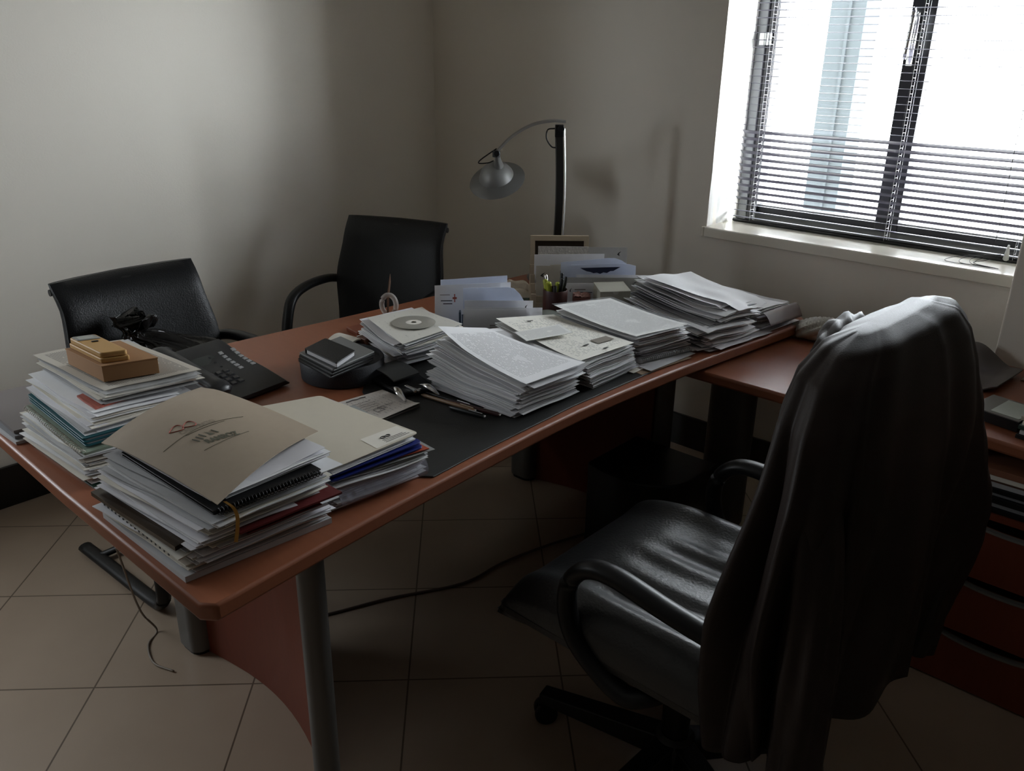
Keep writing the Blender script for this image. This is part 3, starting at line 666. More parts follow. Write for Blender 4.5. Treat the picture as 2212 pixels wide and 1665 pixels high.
slabq('cover', '', '', qn, .8525, .8545, BLK, .004, nb, .0005); slabq('cover', '', '', qn, .8585, .860, BLK, .004, nb, .0005)
slabq('pages', '', '', [V(-1.106, .55, 0), V(-1.10, .74, 0), V(-1.40, .545, 0), V(-1.395, .74, 0)], .8545, .8585, PCOL[GREY_], .003, nb, 0)
coil('coil', (-1.098, .552, 0), (-1.094, .742, 0), 30, .006, BLKM, nb, .8565)
qa = Q((-1.12, .565, .8605), (-1.12, .775, .8605), (-1.42, .55, .8605)); qb = Q((-1.128, .560, .868), (-1.135, .785, .872), (-1.44, .545, .872))
stack('paper_stack', 'sheaf of white sheets directly under the taupe folder', [(0, qa), (1, qb)], 12, .005, (WHITE, COOL), None, 20, .0015)
QB = [V(-1.100, .553, .868), V(-1.196, .812, .876), V(-1.452, .528, .872), V(-1.545, .775, .882)]
def fold(u, v):
    p = bil(QB, u, v, 1)
    p.z += .020*math.sin(math.pi*min(1, v*1.0))*(.35+.65*math.sin(math.pi*(.15+.7*u)))+.006*math.sin(math.pi*u) - .006*math.exp(-((u-1)/.1)**2)
    return p
tf = thing('taupe_folder', 'curved taupe presentation folder with printed logos on the front corner stack', 'folder', (-1.3, .66, .87))
b = MB(); b.slab(fold, .0012, 24, 20); b.build('cover', KRAFT, tf, smooth='auto')
def onfold(u, v, dz=.0016): p = fold(u, v); p.z += dz; return p
# writing runs from the left edge towards the right edge (v) with its top towards the back (u)
b = MB()
for (uc, vc, s0) in ((.615, .318, .050), (.580, .402, .045)):
    b.tube([onfold(uc+.030*math.sin(a)+.010*math.sin(2*a)-.010*math.cos(a), vc+s0*math.cos(a)) for a in (2*math.pi*k/24 for k in range(24))], .0010, 4, closed=True)
b.build('red_logo', INKR, tf)['label'] = 'red double-loop logo outline'
b = MB(); text_into(b, 'CASEPRATO', lambda x, y: onfold(.542-.072*x+y*.052, .30+x*.25), 1, 0, outline=.018); b.build('grey_outline_lettering', INKL, tf)
b = MB(); text_into(b, 'RAMBOZ', lambda x, y: onfold(.352-.085*x+y*.062, .335+x*.21), 1, bold=.035)
text_into(b, 'RAMBOZ', lambda x, y: onfold(.3505-.085*x+y*.064, .337+x*.21, .0017), 1, bold=.03); b.build('green_grey_lettering', INKG, tf)
b = MB()
for u0, v0 in ((.405, .315), (.402, .345), (.405, .375), (.375, .46)): b.tube([onfold(u0, v0), onfold(u0+.05, v0-.014)], .0013, 4)
b.add([onfold(.392, .405), onfold(.385, .435), onfold(.450, .400)], [(0, 1, 2)])
b.build('green_grey_leaves', INKG, tf)
b = MB()
for pts in ([(lerp(.515, .435, k/10), lerp(.305, .59, k/10)) for k in range(11)], [(lerp(.330, .252, k/10), lerp(.27, .61, k/10)) for k in range(11)], [(.536-.141*(k/16)+.035*math.sin(k/16*math.pi), .118+.614*k/16) for k in range(17)]):
    b.tube([onfold(*p) for p in pts], .0004, 4)
b.build('thin_rules', INKG, tf)
b = MB(); P_ = bez([(-1.105, .566, .866), (-1.088, .570, .860), (-1.082, .572, .845), (-1.083, .570, .822), (-1.085, .566, .800)], 5)
k0 = len(b.v)
for p in P_: b.v += [p+V(-.003, .0, 0), p+V(.001, .0045, 0), p+V(.0012, .0045, 0), p+V(-.0028, 0, 0)]
for i in range(len(P_)-1):
    a = k0+i*4
    for j in range(4): b.f.append((a+j, a+(j+1) % 4, a+4+(j+1) % 4, a+4+j)); b.m.append(0)
tag(b.build('bookmark_ribbon', mat('ochre_ribbon', (.55, .30, .06), .6)), 'ochre ribbon hanging from the corner of the front stack', 'ribbon')

# A: left stack
sheet('brown_folder', 'dark green card at the bottom of the left stack', Q((-1.555, .537, DZ+.0004), (-1.548, .74, DZ+.0004), (-1.84, .53, DZ+.0004)), DGREEN, th=.004, cat='folder', wav=0)
qa = Q((-1.566, .533, .735), (-1.556, .740, .735), (-1.852, .523, .735)); qb = Q((-1.588, .540, .792), (-1.570, .745, .788), (-1.885, .538, .792))
stack('paper_stack', 'bottom part of the left stack, white sheets under the coil-bound report', [(0, qa), (1, qb)], 34, .006, (WHITE, WARM, GREY_, WARM), None, 22, .003)
nb = thing('coil_bound_report', 'pale green report with a white wire coil in the left stack', 'notebook', (-1.72, .64, .793))
slabq('cover', '', '', [V(-1.580, .540, 0), V(-1.575, .745, 0), V(-1.905, .552, 0), V(-1.90, .75, 0)], .7925, .7975, GREENP, .004, nb, .0006)
coil('coil', (-1.585, .540, 0), (-1.900, .551, 0), 34, .006, PCOL[WARM], nb, .795)
fo = thing('teal_folder', 'glossy teal plastic folder in the left stack', 'folder', (-1.72, .64, .80))
for i, z0 in enumerate((.8025, .809, .8155)):
    slabq('cover', '', '', [V(-1.592-.004*i, .550, 0), V(-1.585, .752, 0), V(-1.915, .563, 0), V(-1.91, .76, 0)], z0, z0+.003, TEAL, .006, fo, .0006)
    if i < 2: slabq('sheets', '', '', [V(-1.598-.004*i, .556, 0), V(-1.59, .748, 0), V(-1.908, .568, 0), V(-1.90, .757, 0)], z0+.003, z0+.0065, PCOL[GREY_], .003, fo, 0)
qa = Q((-1.605, .560, .819), (-1.598, .765, .819), (-1.925, .570, .819)); qb = Q((-1.635, .590, .847), (-1.620, .790, .847), (-1.955, .590, .850))
stack('paper_stack', 'middle part of the left stack, crumpled sheets above the teal folder', [(0, qa), (1, qb)], 20, .006, (COOL, WARM, GREY_, WHITE), None, 23, .0025)
sheet('red_striped_flyer', 'flyer with a red printed corner in the left stack', Q((-1.648, .600, .849), (-1.66, .68, .849), (-1.74, .602, .850)), mat('red_striped_print', (.40, .10, .07), .5, nz=(26, .6, (1, 8, 1))), th=.004, cat='flyer', wav=.001)
qa = Q((-1.650, .618, .8535), (-1.620, .815, .8535), (-1.95, .62, .8535)); qb = Q((-1.662, .628, .868), (-1.628, .820, .872), (-1.975, .618, .874))
stack('newspaper', 'folded newspapers near the top of the left stack', [(0, qa), (1, qb)], 10, .005, (WARM, GREY_, WARM), None, 24, .0015, cat='newspaper')
sheet('plastic_sleeve', 'crinkled clear wrapper round the newspapers on the left stack', Q((-1.652, .622, .862), (-1.625, .81, .866), (-1.672, .622, .8755), (-1.64, .816, .880)), mat('wrapper_plastic', (.8, .8, .78), .08, alpha=.22, bump=(30, 1)), th=.0003, cat='plastic wrapper', wav=.003, bend=lambda u, v, p: p+V(.012*math.sin(math.pi*u), -.004, 0), nu=10, nv=20)
sheet('newspaper', 'top newspaper page under the cardboard box', Q((-1.668, .632, .8755), (-1.628, .822, .8815), (-1.985, .612, .8785), (-1.95, .80, .878)), NEWS, th=.0012, cat='newspaper', wav=.003, seed=2)
ZB = .883
def obox(name, label, cat, F, R_, L, z0, z1, m, bevel=.001, parent=None): return slabq(name, label, cat, [V(*F, 0), V(*R_, 0), V(*L, 0), V(R_[0]+L[0]-F[0], R_[1]+L[1]-F[1], 0)], z0, z1, m, .0008, parent, bevel)
bx_ = thing('cardboard_box', 'flat brown cardboard box on top of the newspapers', 'box', (-1.8, .72, ZB-.002))
obox('box_base', '', '', (-1.700, .646), (-1.670, .750), (-1.862, .640), ZB-.001, ZB+.0315, CARDB, parent=bx_); obox('box_lid', '', '', (-1.699, .645), (-1.669, .751), (-1.863, .639), ZB+.0318, ZB+.0345, CARDB, parent=bx_)
dev = thing('handheld_meter', 'yellow handheld meter with a small grey screen lying on the cardboard box', 'meter', (-1.79, .69, ZB+.0347))
F, R_, L = V(-1.712, .652, 0), V(-1.694, .704, 0), V(-1.862, .648, 0); ZD = ZB+.0347
slabq('body', '', '', [F, R_, L, R_+L-F+V(-.006, .002, 0)], ZD, ZD+.0105, YELL, .006, dev, .002)
slabq('body_top', '', '', [F+V(-.002, .002, 0), R_+V(-.002, -.002, 0), L+V(.002, .002, 0), R_+L-F+V(-.004, 0, 0)], ZD+.011, ZD+.0225, YELL, .008, dev, .003)
dl = lambda u, v: F+(L-F)*u+(R_-F)*v
slabq('screen_bezel', '', '', [dl(.74, .08), dl(.74, .92), dl(.98, .10), dl(.98, .92)], ZD+.0225, ZD+.0237, mat('grey_bezel', (.20, .20, .19), .4), .006, dev, .0005)
slabq('screen', '', '', [dl(.78, .2), dl(.78, .8), dl(.93, .2), dl(.93, .8)], ZD+.0237, ZD+.0241, mat('lcd_grey', (.36, .37, .34), .2), .002, dev, 0)
slabq('button', '', '', [dl(.60, .42), dl(.60, .66), dl(.645, .42), dl(.645, .66)], ZD+.0225, ZD+.0245, BLK, .003, dev, .0005)
# A0: grey folders at the far left corner of the desk
for i, (dz, dd, m_, lb) in enumerate(((0, 0, PCOL[GREY_], 'lowest grey folder at the left corner of the desk'), (.009, .01, PCOL[DARKP], 'dark middle folder at the left corner of the desk'), (.017, .022, mat('mauve_grey_card', (.20, .175, .17), .5), 'mauve-grey top folder at the left corner of the desk'))):
    sheet('card_folder', lb, Q((-1.868-dd, .508+dd*.3, DZ+.0005+dz), (-1.85-dd, .70, DZ+.0005+dz), (-2.135-dd, .50+dd, DZ+.0005+dz)), m_, th=.007, cat='folder', wav=.0, nu=8, nv=6)

# ------------------------------------------------------------ telephone
ph = thing('desk_telephone', 'black office telephone with two rows of memory keys', 'telephone', (-1.850, .985, DZ), R(96))
def pz(x, y): return .016+(y+.12)/.24*.052+.012*sm(.03, .12, y)   # top surface of the wedge
b = MB(); rs = []
for k in range(13):
    y = -.122+.244*k/12; x0 = -.075; x1 = .112-.012*sm(-.05, .12, y)*1.2; z = pz(0, y)
    zb = 0.0 if y > -.06 else .006
    rs.append([(x0, y, zb), (x0, y, z-.008), (x0+.008, y, z), (x1-.012, y, z+.001), (x1, y, z-.007), (x1-.002, y, zb)])
PHM = mat('phone_plastic', (.017, .017, .018), .42)
b.rings(rs); b.build('body', PHM, ph, world=False, bevel=.002, smooth='auto')
def onph(x, y, dz=0): return V(x, y, pz(x, y)+dz)
def key(x, y, w_, h_, dz, nm, m):
    b = MB(); b.rings([[onph(x+sx_*w_/2*s, y+sy_*h_/2*s, d) for sx_, sy_ in ((-1, -1), (1, -1), (1, 1), (-1, 1))] for s, d in ((1, -.001), (1, dz*.7), (.8, dz))]); return b.build(nm, m, ph, world=False)
for i in range(4):
    for j in range(3): key(-.030+.021*j, -.060+.019*i, .015, .012, .0035, 'key', mat('key_plastic', (.030, .030, .032), .25))
for j in range(2):
    for i in range(6): key(.052+.038*j, .068-.0155*i, .012, .009, .003, 'memory_key', mat('grey_key', (.34, .34, .34), .2))
for i in range(3): key(.016+.0*i, -.04+.022*i+.06, .006, .004, .002, 'small_key', BLK)
b = MB(); b.grid(lambda u, v: onph(-.045+.075*u, .045+.030*v, .0006), 2, 2); b.build('display', mat('dark_lcd', (.060, .064, .060), .12), ph, world=False)
b = MB(); b.grid(lambda u, v: onph(.062+.020*u, -.015+.09*v, .0004), 2, 4); b.build('index_strip', mat('strip_plastic', (.035, .036, .036), .18), ph, world=False)
b = MB(); path = bez([(-.088, -.135, .046), (-.090, -.10, .062), (-.090, 0, .078), (-.090, .09, .092), (-.088, .125, .086)], 5)
b.tube(path, [.018 if k < 1 else (.028 if k < 5 or k > len(path)-6 else .0225) for k in range(len(path))], 14, flat=.62)
for y in (-.105, .105): b.lathe([(.021, -.022), (.023, 0)], 16, (-.089, y, .062+.03*(y > 0)))
b.build('handset', PHM, ph, world=False, smooth='auto')
b = MB(); b.tube([(-.079+.006*math.cos(a*1.0), -.135-.0006*a, .022+.006*math.sin(a)) for a in (k*.7 for k in range(40))], .0016, 5); b.build('coiled_cord', BLK, ph, world=False, smooth=True)

# ------------------------------------------------------------ round tray with cases
rc = (-1.706, 1.250)
b = MB(); b.lathe([(.100, 0), (.107, .003), (.109, .048), (.106, .052), (.100, .052), (.098, .045), (.0001, .045)], 56, (*rc, DZ)); o = b.build('round_felt_box', FELT, smooth='auto', bevel=0)
tag(o, 'round charcoal leatherette box carrying the pile of cases', 'box')
z = DZ+.053
for i in range(3):
    a = .02*i; F, R_, L = V(-1.590+.003*i, 1.128+.002*i, 0), V(-1.618+.002*i, 1.285, 0), V(-1.752+.004*i, 1.146, 0)
    c_ = thing('slim_case', ['lowest of three slim black-and-silver cases on the round box', 'middle one of three slim black-and-silver cases on the round box', 'topmost of three slim cases, silvery, under the black diary'][i], 'case', (-1.67, 1.2, z))
    slabq('cover', '', '', [F, R_, L, R_+L-F], z, z+.0030, BLK, .004, c_, .0006); slabq('inner', '', '', [F+V(-.003, .003, 0), R_+V(-.003, -.003, 0), L+V(.003, .003, 0), R_+L-F+V(.003, -.003, 0)], z+.003, z+.0055, PCOL[GREY_], .003, c_, 0)
    slabq('lid', '', '', [F, R_, L, R_+L-F], z+.0055, z+.0085, BLK if i < 2 else DSILV, .004, c_, .0006); z += .0088
di = thing('pocket_diary', 'small black pocket diary on top of the slim cases', 'diary', (-1.66, 1.18, z))
F, R_, L, B = V(-1.578, 1.138, 0), V(-1.618, 1.228, 0), V(-1.722, 1.149, 0), V(-1.752, 1.235, 0)
slabq('pages', '', '', [F+V(-.003, .003, 0), R_+V(-.002, -.002, 0), L+V(.004, .002, 0), B+V(.003, -.003, 0)], z+.0025, z+.0125, PCOL[GREY_], .004, di, 0)
slabq('cover', '', '', [F, R_, L, B], z, z+.0025, LEATH, .006, di, .0008); slabq('cover', '', '', [F, R_, L, B], z+.0125, z+.0155, LEATH, .006, di, .0012)
b = MB(); b.box((0, 0, 0), (.004, .086, .0155), 0, Matrix.Translation((L.x-.002, L.y+.001, z)) @ Matrix.Rotation(R(19), 4, 'Z')); b.build('spine', LEATH, di, bevel=.002)

# memo paper holder and wood tray behind the round box
mh = thing('memo_holder', 'brown wooden memo block with white slips behind the round box', 'memo holder', (-1.86, 1.43, DZ))
F, R_, L = V(-1.800, 1.350, 0), V(-1.815, 1.440, 0), V(-1.915, 1.335, 0)
slabq('base', '', '', [F, R_, L, R_+L-F], DZ, DZ+.020, mat('dark_wood', (.10, .035, .018), .4, nz=(20, .3)), .004, mh, .002)
b = MB(); b.slab(lambda u, v: V(-1.815-.085*u, 1.352+.072*v-.01*u, DZ+.022+.014*math.sin(math.pi*v)), .004, 6, 10); b.build('paper_slips', PCOL[WARM], mh, smooth='auto')
slabq('clip', '', '', [V(-1.797, 1.400, 0), V(-1.805, 1.445, 0), V(-1.835, 1.397, 0), V(-1.840, 1.44, 0)], DZ+.020, DZ+.040, mat('dark_wood', (.1, .035, .018)), .003, mh, .003)
pr_ = thing('pen_tray', 'dark red wooden pen tray at the back of the small paper stack', 'tray', (-1.95, 1.54, DZ))
slabq('tray_base', '', '', [V(-1.93, 1.475, 0), V(-1.90, 1.66, 0), V(-2.0, 1.485, 0), V(-1.975, 1.67, 0)], DZ, DZ+.012, mat('red_wood', (.20, .055, .028), .4, nz=(20, .2)), .008, pr_, .003)
sheet('loose_sheet', 'small white slips between the memo block and the small paper stack', Q((-1.72, 1.375, DZ+.001), (-1.72, 1.47, DZ+.001), (-1.86, 1.445, DZ+.002)), PCOL[WARM], th=.006, cat='paper slips', seed=41)

# notepad
pd = thing('notepad', 'white handwritten notepad page lying beside the cream folder', 'notepad', (-1.46, 1.16, DZ+.004))
PQ = [V(-1.393, 1.085, DZ+.0045), V(-1.396, 1.240, DZ+.0045), V(-1.548, 1.085, DZ+.0045), V(-1.532, 1.238, DZ+.0045)]
slabq('backing', '', '', PQ, DZ+.004, DZ+.0075, mat('pad_backing', (.12, .11, .10), .7), .004, pd, 0)
b = MB(); b.slab(lambda u, v: bil(PQ, u, v, 1)+V(0, 0, .0042+.004*sm(.1, 0, u)*v), .0012, 8, 8, uv=True); b.build('page', PRINT4, pd, smooth='auto')
def onpad(u, v): return bil(PQ, u, v, 1)+V(0, 0, .0068)
b = MB(); r = random.Random(4)
b.tube([onpad(.90-.01*math.sin(k), .25+.35*k/14) for k in range(15)], .0012, 4)
for row in range(5):
    u = .72-.085*row; pts = [onpad(u+.014*r.uniform(-1, 1), .18+.012*k) for k in range(int(30+20*r.random()))]; b.tube(pts, .00035, 4)
for sq in ((.30, .42, .14), (.34, .50, .10)): b.tube([onpad(sq[0]+dx*sq[2]*.8, sq[1]+dy*sq[2]) for dx, dy in ((-.5, -.5), (.5, -.5), (.5, .5), (-.5, .5))], .0006, 4, closed=True)
b.build('handwriting', mat('pencil_ink', (.16, .15, .15), .7), pd)
sheet('index_tab', 'small grey plastic tab peeping out behind the cream folder', Q((-1.545, 1.005, DZ+.001), (-1.54, 1.05, DZ+.001), (-1.60, 1.01, DZ+.001)), mat('grey_sleeve', (.3, .3, .3)), th=.003, cat='tab')

# pouch, silver prongs, pens
pc = thing('leather_pouch', 'black folded pouch with curved silver prongs beside the round box', 'pouch', (-1.52, 1.30, DZ+.004))
PQ2 = [V(-1.470, 1.245, 0), V(-1.430, 1.330, 0), V(-1.625, 1.262, 0), V(-1.570, 1.380, 0)]
slabq('lower_half', '', '', PQ2, DZ+.004, DZ+.016, LEATH, .02, pc, .004)
b = MB(); b.slab(lambda u, v: V(-1.515-.115*u, 1.262+.085*v+.018*u, DZ+.018+.016*math.sin(math.pi*(.2+.6*u))), .003, 10, 6); b.build('flap', mat('worn_grey_leather', (.03, .03, .028), .5), pc, smooth='auto')
for k, pts in enumerate(([(-1.50, 1.245, .024), (-1.475, 1.235, .030), (-1.45, 1.225, .026), (-1.425, 1.222, .012)], [(-1.465, 1.300, .024), (-1.44, 1.300, .030), (-1.415, 1.300, .026), (-1.398, 1.305, .014)])):
    b = MB(); b.tube([p+V(0, 0, DZ) for p in bez(pts, 5)], [.004+.006*math.sin(math.pi*min(1, i/15)) for i in range(16)], 8, flat=.45); b.build('silver_prong', SILV, pc, smooth=True)
b = MB(); b.box((-1.492, 1.275, DZ+.017), (-1.44, 1.283, DZ+.022)); b.box((-1.45, 1.265, DZ+.017), (-1.444, 1.290, DZ+.023)); b.build('clasp', SILV, pc, bevel=.001)
for i, (A, B, r_, m_, lb) in enumerate((
    ((-1.455, 1.302, .008), (-1.300, 1.320, .008), .0032, BLK, 'thin black pen furthest from the camera between pouch and tall stack'),
    ((-1.440, 1.285, .009), (-1.275, 1.306, .009), .0045, mat('tan_barrel', (.22, .13, .07), .4), 'tan wooden pencil-like pen on the blotter'),
    ((-1.375, 1.297, .009), (-1.215, 1.327, .009), .0058, mat('maroon_barrel', (.035, .010, .010), .25), 'maroon ballpoint pen with silver end lying against the tall stack'),
    ((-1.335, 1.278, .009), (-1.235, 1.296, .009), .0050, BLK, 'black pen cap nearest the blotter edge'))):
    A, B = V(*A)+V(0, 0, DZ), V(*B)+V(0, 0, DZ); t_ = thing('pen', lb, 'pen', A.lerp(B, .5)); d = (B-A).normalized()
    b = MB(); b.tube([A, A+d*.008, B-d*.01, B], [r_*.35, r_, r_, r_*.8], 12); b.build('barrel', m_, t_, smooth='auto')
    b = MB(); b.tube([B-d*.002, B+d*.004], [r_*.85, r_*.6], 10); b.build('end_button', SILV, t_, smooth='auto')
    b = MB(); b.tube([B-d*.045+V(0, 0, r_), B-d*.045+V(0, 0, r_+.0015), B-d*.006+V(0, 0, r_+.0012)], .0011, 6); b.build('clip', ALU if i != 1 else BEIGEW, t_)

# glass holder with letter opener
gh = thing('glass_pen_holder', 'clear glass ring-shaped holder at the back edge of the desk', 'holder', (-2.02, 1.675, DZ))
GLS = mat('solid_glass', (.75, .72, .68), .06, alpha=.42, nz=(20, .1))
Mh = Matrix.Translation((-2.02, 1.675, DZ)) @ Matrix.Rotation(R(40), 4, 'Z')
b = MB(); b.tube([Mh @ V(.023*math.cos(a), 0, .038+.032*math.sin(a)) for a in (2*math.pi*k/28 for k in range(28))], .0085, 12, closed=True); b.build('ring', GLS, gh, smooth=True)
b = MB(); b.lathe([(.022, 0), (.022, .006), (.010, .010)], 20, (-2.02, 1.675, DZ)); b.build('base', GLS, gh, smooth='auto')
lo = thing('letter_opener', 'bronze letter opener standing upright in the glass holder', 'letter opener', (-2.02, 1.672, DZ+.012))
b = MB(); b.tube([(-2.018, 1.668, DZ+.012), (-2.020, 1.672, DZ+.06), (-2.024, 1.685, DZ+.11), (-2.026, 1.690, DZ+.135)], [.004, .0052, .0048, .0008], 8, flat=.4); b.build('blade', mat('bronze', (.20, .13, .09), .35, .8), lo, smooth='auto')

# ------------------------------------------------------------ letter racks and letters
dd, nn = V(.72, .69, 0), V(.69, -.72, 0)
def letter(O, st, k, w_, z0, h_, m, label, cat='envelope', name='envelope', lean=.02, group=None, slope=0, wave=.002, marks=(), rnd_=0, seed=0, th=.0012):
    """upright sheet: start st along the rack, k in front of its line; marks=(u, v, du, dv, ink)"""
    b = MB(); B0 = O+dd*st+nn*k
    def f(u, v, off=0):
        top = h_+slope*u-(rnd_*max(0, (u-.72)/.28)**2 if rnd_ else 0)
        y = top*v; return B0+dd*(w_*u)+nn*(lean*-v*1.0+off+wave*noise.noise(V(u*3+seed, v*2, seed)))+V(0, 0, z0-DZ+y)
    k0 = len(b.v); nu, nv = 10, 6
    b.grid(lambda u, v: f(u, v, th), nu, nv, 0); b.grid(lambda u, v: f(u, v, 0), nu, nv, 0)
    W = nu+1; ed = [j for j in range(W)]+[j*W+nu for j in range(1, nv+1)]+[nv*W+j for j in range(nu-1, -1, -1)]+[j*W for j in range(nv-1, 0, -1)]; k2 = W*(nv+1)
    for a, c in zip(ed, ed[1:]+ed[:1]): b.f.append((a, a+k2, c+k2, c)); b.m.append(0)
    o = b.build(name, m, smooth='auto'); tag(o, label, cat, group)
    for i, (u, v, du, dv, ink) in enumerate(marks):
        b = MB()
        if ink == 'cross':
            b.grid(lambda a, c: f(u+du*(.38+.24*a), v+dv*c, th+.0006), 1, 1); b.grid(lambda a, c: f(u+du*a, v+dv*(.38+.24*c), th+.0007), 1, 1); b.build('printed_cross', INKR, o)
        elif ink == 'bird':
            b.add([f(u, v+dv*.3, th+.0006), f(u+du*.6, v, th+.0006), f(u+du*.5, v+dv*.5, th+.0006), f(u+du, v+dv, th+.0006), f(u+du*.35, v+dv*.7, th+.0006)], [(0, 1, 2, 4), (4, 2, 3)]); b.build('printed_emblem', INK, o)
        elif ink == 'tear':
            pts = [(a, .10*math.sin(a*9)*.3) for a in [i_/12 for i_ in range(13)]]
            up = [f(u+du*a, v+dv*(1.0), th+.0008) for a, c in pts]; dn = [f(u+du*a, v+dv*(1-math.sin(math.pi*a)**.8*(.9+.1*math.sin(a*40))), th+.0008) for a, c in pts]
            for q_ in range(12): b.add([up[q_], up[q_+1], dn[q_+1], dn[q_]], [(0, 1, 2, 3)])
            b.build('torn_opening', INKB, o)
        else:
            b.grid(lambda a, c: f(u+du*a, v+dv*c, th+.0006), 6, 1); b.build('printed_line', ink, o)
    return o
O2 = V(-1.800, 2.130, DZ); G2 = None
EW = mat('envelope_white', (.92, .92, .93), .7, nz=(40, .03), transl=.5); EC = mat('envelope_cream', (.72, .67, .58), .7, nz=(40, .05), transl=.4); EB = mat('envelope_bluish', (.80, .84, .93), .7, nz=(40, .04), transl=.45); EG = mat('envelope_grey', (.60, .59, .57), .7, nz=(30, .1), transl=.4)
# picture frame, standing at the back
pf = thing('picture_frame', 'pale wooden picture frame standing behind the letters', 'picture frame', tuple(O2+nn*-.02))
def bar(st, z0, w_, h_, d_, nm, m):
    b = MB(); pts = []
    for (a, c) in ((0, 0), (1, 0), (1, 1), (0, 1)): pts.append((st+w_*a, z0+h_*c))
    lean = lambda z: nn*(-.02-.05*(z/.22))
    b.rings([[O2+dd*x+lean(z)+V(0, 0, z) for x, z in pts], [O2+dd*x+lean(z)+nn*d_+V(0, 0, z) for x, z in pts]]); b.build(nm, m, pf)
for a in ((-.012, .0, .016, .215), (.172, .0, .016, .215), (.004, .199, .168, .016), (.004, 0, .168, .016)): bar(*a, .012, 'frame_side', BEIGEW)
bar(.004, .016, .168, .183, .003, 'picture', mat('dark_photo', (.035, .024, .016), .25))
rk = thing('letter_rack', 'stepped pale wooden letter rack holding the right-hand letters', 'letter rack', tuple(O2))
b = MB(); M0 = Matrix.Translation(O2) @ Matrix.Rotation(math.atan2(dd.y, dd.x), 4, 'Z')
b.box((-.015, -.135, 0), (.26, .0, .008), 0, M0); b.build('rack_base', BEIGEW, rk)
for i, (k, h_) in enumerate(((-.002, .13), (-.038, .105), (-.078, .085), (-.118, .06))):
    b = MB(); b.box((-.016, k-.004, .008), (.0, k+.002, h_), 0, M0); b.box((0, k-.004, .008), (.255, k-.001, h_*.5), 0, M0); b.build('divider', BEIGEW, rk, bevel=.001)
letter(O2, .03, .012, .285, DZ+.008, .178, EG, 'grey envelope with a small emblem in its top right corner, at the back', marks=((.88, .84, .05, .09, 'bird'), (.76, .66, .08, .035, INK)), seed=1, lean=.03)
letter(O2, .012, .022, .17, DZ+.008, .182, mat('bubble_wrap', (.55, .52, .48), .3, nz=(80, .2), bump=(120, 1)), 'bubble-wrap packet right in front of the picture frame', cat='packet', name='bubble_packet', seed=2, th=.004, lean=.03)
letter(O2, -.002, .040, .235, DZ+.008, .160, EW, 'wide plain pale envelope in the middle of the right rack', marks=((.30, .55, .45, .04, INKL),), slope=.004, seed=3)
letter(O2, .004, .052, .10, DZ+.008, .125, EC, 'cream envelope with a small dark ring mark, left side of the right rack', marks=((.14, .70, .18, .13, 'bird'),), seed=4)
letter(O2, .050, .060, .19, DZ+.008, .130, EC, 'cream torn envelope just left of the bluish one', slope=.01, marks=((.18, .25, .02, .6, INKL),), seed=5)
letter(O2, .085, .072, .225, DZ+.008, .142, EB, 'bluish white envelope with rounded flap, right rack', slope=.022, rnd_=.03, seed=6)
letter(O2, .118, .086, .215, DZ+.008, .137, EB, 'bluish white envelope with a long dark torn opening', marks=((.14, .77, .62, .15, 'tear'),), rnd_=.01, slope=.008, seed=7)
letter(O2, .100, .100, .275, DZ+.008, .100, EG, 'wide grey envelope with two small emblems, front of the right rack', marks=((.80, .74, .06, .14, 'bird'), (.36, .66, .16, .025, INK), (.02, .80, .06, .02, INKB), (.60, .66, .05, .10, 'bird')), seed=8, lean=.012)
letter(O2, .135, .094, .262, DZ+.008, .108, EW, 'white envelope edge rising just behind the wide grey envelope', seed=9, lean=.012)
letter(O2, .095, .118, .13, DZ+.008, .086, EW, 'small white envelope with a printed address, nearest the pen cup', marks=((.12, .66, .06, .16, 'bird'), (.25, .74, .28, .03, INKL), (.25, .64, .45, .025, INKB), (.42, .42, .08, .03, INKL)), rnd_=.004, seed=10, lean=.012)

O1 = V(-1.655, 1.645, DZ)
rk = thing('letter_rack', 'low black letter rack with blue edge holding the left-hand letters', 'letter rack', tuple(O1))
b = MB(); M1 = Matrix.Translation(O1) @ Matrix.Rotation(math.atan2(dd.y, dd.x), 4, 'Z')
b.box((-.01, .0, 0), (.20, .12, .006), 0, M1); b.build('rack_base', BLK, rk)
b = MB(); b.box((-.012, .004, .006), (-.006, .030, .095), 0, M1); b.build('rack_end', mat('dark_blue_plastic', (.012, .03, .06), .3), rk, bevel=.002)
letter(O1, .0, 0, .185, DZ+.0065, .098, EW, 'plain white envelope at the front of the left rack', marks=((.42, .50, .14, .025, INKL), (.42, .44, .12, .02, INKL)), seed=11, lean=.008)
letter(O1, .006, -.010, .225, DZ+.0065, .100, EW, 'white envelope with a small black emblem at its right end', marks=((.90, .55, .055, .16, 'bird'), (.90, .47, .05, .012, INKL)), seed=12, lean=.008)
letter(O1, .004, -.020, .200, DZ+.0065, .118, EW, 'white envelope with a faint emblem, third from the front of the left rack', marks=((.88, .80, .04, .10, 'bird'),), seed=13, lean=.008)
letter(O1, .000, -.038, .185, DZ+.0065, .150, EB, 'white sheet with a rounded, drooping right corner in the left rack', cat='letter', name='folded_letter', rnd_=.055, slope=.006, seed=14, wave=.006, lean=.005)
letter(O1, -.085, -.066, .225, DZ+.0065, .146, EW, 'letter with a red cross emblem in the left rack', cat='letter', name='folded_letter', slope=.012, marks=((.235, .66, .055, .16, 'cross'), (.08, .68, .15, .018, INK), (.11, .62, .12, .018, INK), (.07, .80, .13, .012, INKL)), seed=15, wave=.004)
letter(O1, -.068, -.080, .198, DZ+.0065, .160, EB, 'tallest bluish white folded sheet at the back of the left rack', cat='letter', name='folded_letter', slope=.014, seed=16, wave=.003)
letter(O1, -.13, -.095, .12, DZ+.0005, .058, EC, 'low cream envelope leaning behind the left rack', seed=17)
